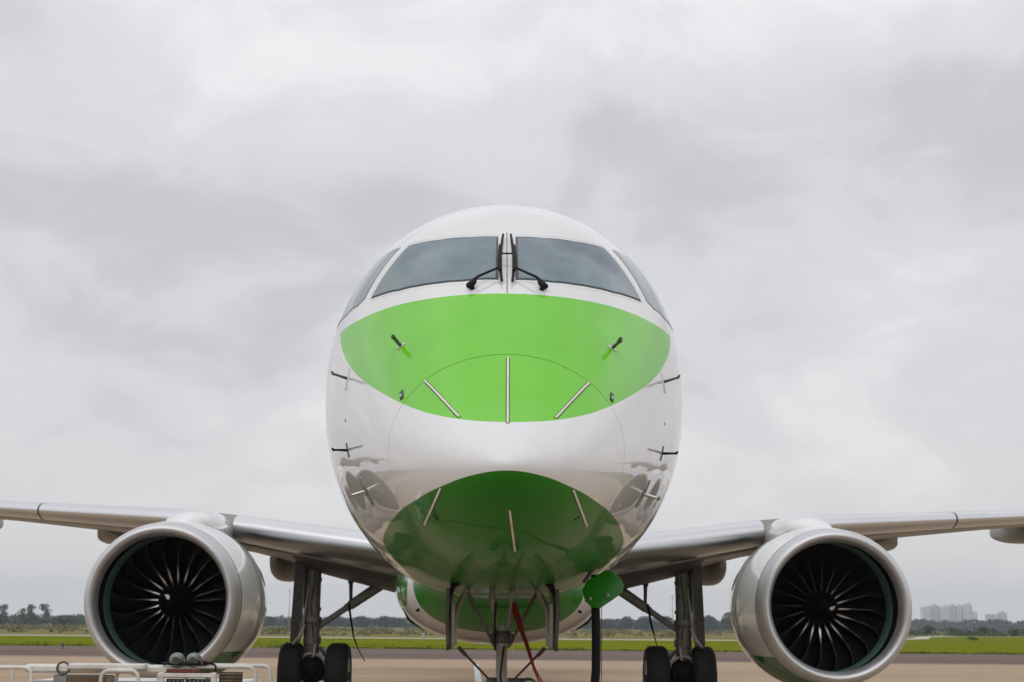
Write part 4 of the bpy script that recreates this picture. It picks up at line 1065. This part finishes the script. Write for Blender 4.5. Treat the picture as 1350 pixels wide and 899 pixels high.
# ------------------------------------------------------------------ far apartment blocks, masts
def flats(x, y, wd, h, dp, label, nb, floors, tank=True, tone='flat_white'):
    t = empty('apartment_block', (x, y, 0), label, 'apartment block', 'far apartment blocks')
    mb = MB(); mb.box((0, dp / 2, h / 2), (wd, dp, h)); mb.build('wall', M[tone], t)
    if tank:
        mb = MB(); mb.box((wd * .08, dp * .4, h + 1.6), (wd * .4, dp * .4, 3.2)); mb.build('roof_tank', M[tone], t)
    mb = MB(); mb.box((0, dp / 2, h + .2), (wd + .5, dp + .5, .5)); mb.build('parapet', M['flat_grey'], t)
    wm = None
    bw = wd / nb
    for i in range(nb):
        for j in range(floors):
            o = None
            if wm is None:
                b_ = MB(); b_.box((0, 0, 0), (bw * .5, .3, 1.5)); o = b_.build('window', M['flat_glass'], t); wm = o.data
            else:
                o = bpy.data.objects.new('window', wm); C.objects.link(o); o.parent = t
            o.location = (-wd / 2 + bw * (i + .5), -.06, h - 2.2 - j * 3.0)
    mb = MB(); mb.box((wd * .5 - .8, -.15, h / 2 - 1), (1.4, .5, h - 2)); mb.build('stair_strip', M['flat_grey'], t)
M['hangar_wall'] = simple('hangar_sheet', (0.16, 0.165, 0.175), 0.6, var=0.1, scale=.3)
M['flat_white'] = simple('flats_white', (0.80, 0.78, 0.77), 0.8, var=0.05, scale=.1)
M['flat_cool'] = simple('flats_cool', (0.60, 0.59, 0.62), 0.8, var=0.05, scale=.1)
M['flat_grey'] = simple('flats_grey', (0.45, 0.45, 0.47), 0.8, var=0.05, scale=.1)
M['flat_glass'] = simple('flats_glass', (0.22, 0.23, 0.26), 0.3, var=0.1, scale=.1)
for a in ((676, 2491, 13, 36, 16, 'leftmost and lowest of the pale apartment blocks above the right trees', 4, 8),
          (690, 2497, 14, 38.5, 16, 'second pale apartment block from the engine with a roof tank', 4, 9, True, 'flat_cool'),
          (704, 2485, 13, 37, 16, 'middle pale apartment block of the row above the trees', 4, 8),
          (717, 2493, 12, 38.5, 16, 'fourth pale apartment block, beside the tallest one', 4, 9, True, 'flat_cool'),
          (729, 2500, 11, 38.5, 16, 'narrow pale apartment block left of the tallest one', 3, 9),
          (740, 2488, 11, 41, 16, 'tallest pale apartment block with an aerial on its roof', 3, 9),
          (763, 2540, 12, 29.5, 14, 'small pale apartment block standing alone between the two groups', 3, 6),
          (789, 2530, 13, 26.5, 14, 'left one of the low grey apartment pair at far right', 4, 5, False, 'flat_cool'),
          (807, 2530, 12, 29, 14, 'right one of the low grey apartment pair, taller', 3, 6, True, 'flat_cool'),
          (192, 3250, 16, 42, 16, 'very faint tower block left of the right side stay', 4, 9),
          (207, 3260, 12, 39, 16, 'very faint lower tower block beside the faint tower', 3, 8)):
    flats(*a)
def mast(x, y, h, label):
    t = empty('mast', (x, y, 0), label, 'mast', 'thin masts on the horizon')
    mb = MB(); mb.tube([(0, 0, 0), (0, 0, h)], [.22, .10], 6); mb.build('pole', M['gear_grey'], t)
    mb = MB(); mb.box((0, 0, h * .97), (1.6, .3, .3)); mb.box((.4, 0, h * .9), (.9, .3, .25)); mb.build('crossarm', M['gear_grey'], t)
mast(-101.6, 791, 18.5, 'taller thin mast just left of the gear leg')
mast(-99.6, 795, 15.5, 'shorter thin mast close against the gear leg')
mast(90.0, 800, 17.5, 'thin mast between the side stay and the gear leg near the green hatch')
mast(-165.4, 592, 6.0, 'short thin pole right of the tallest tree')

# ------------------------------------------------------------------ hangar behind the camera (seen only in the paint's reflections)
t = empty('hangar', (-6, -70, 0), 'long grey maintenance hangar facing the nose of the aircraft', 'hangar')
mb = MB(); mb.box((0, -15, 5), (60, 30, 10)); mb.build('wall', M['hangar_wall'], t)
mb = MB(); mb.loft([[Vector((-31, y, 10.01)), Vector((31, y, 10.01)), Vector((0, y, 15))] for y in (.8, -31)], True, (True, True), 0, False); mb.build('roof', M['hangar_wall'], t)
mb = MB(); mb.box((0, .15, 3.7), (42, .3, 7.4)); mb.build('door', M['gear_dark'], t)

# ------------------------------------------------------------------ air
mb = MB(); mb.box((0, 1450, 39), (6800, 4100, 81))
hz = tag(mb.build('haze', None), kind='stuff')
hm = bpy.data.materials.new('haze_air'); hm.use_nodes = True
hn_ = hm.node_tree; hn_.nodes.clear()
ho = hn_.nodes.new('ShaderNodeOutputMaterial'); pv = hn_.nodes.new('ShaderNodeVolumePrincipled')
pv.inputs['Color'].default_value = (0.80, 0.89, 1.0, 1); pv.inputs['Density'].default_value = 0.00024; pv.inputs['Anisotropy'].default_value = 0.2
hn_.links.new(pv.outputs[0], ho.inputs['Volume'])
hz.data.materials.clear(); hz.data.materials.append(hm)
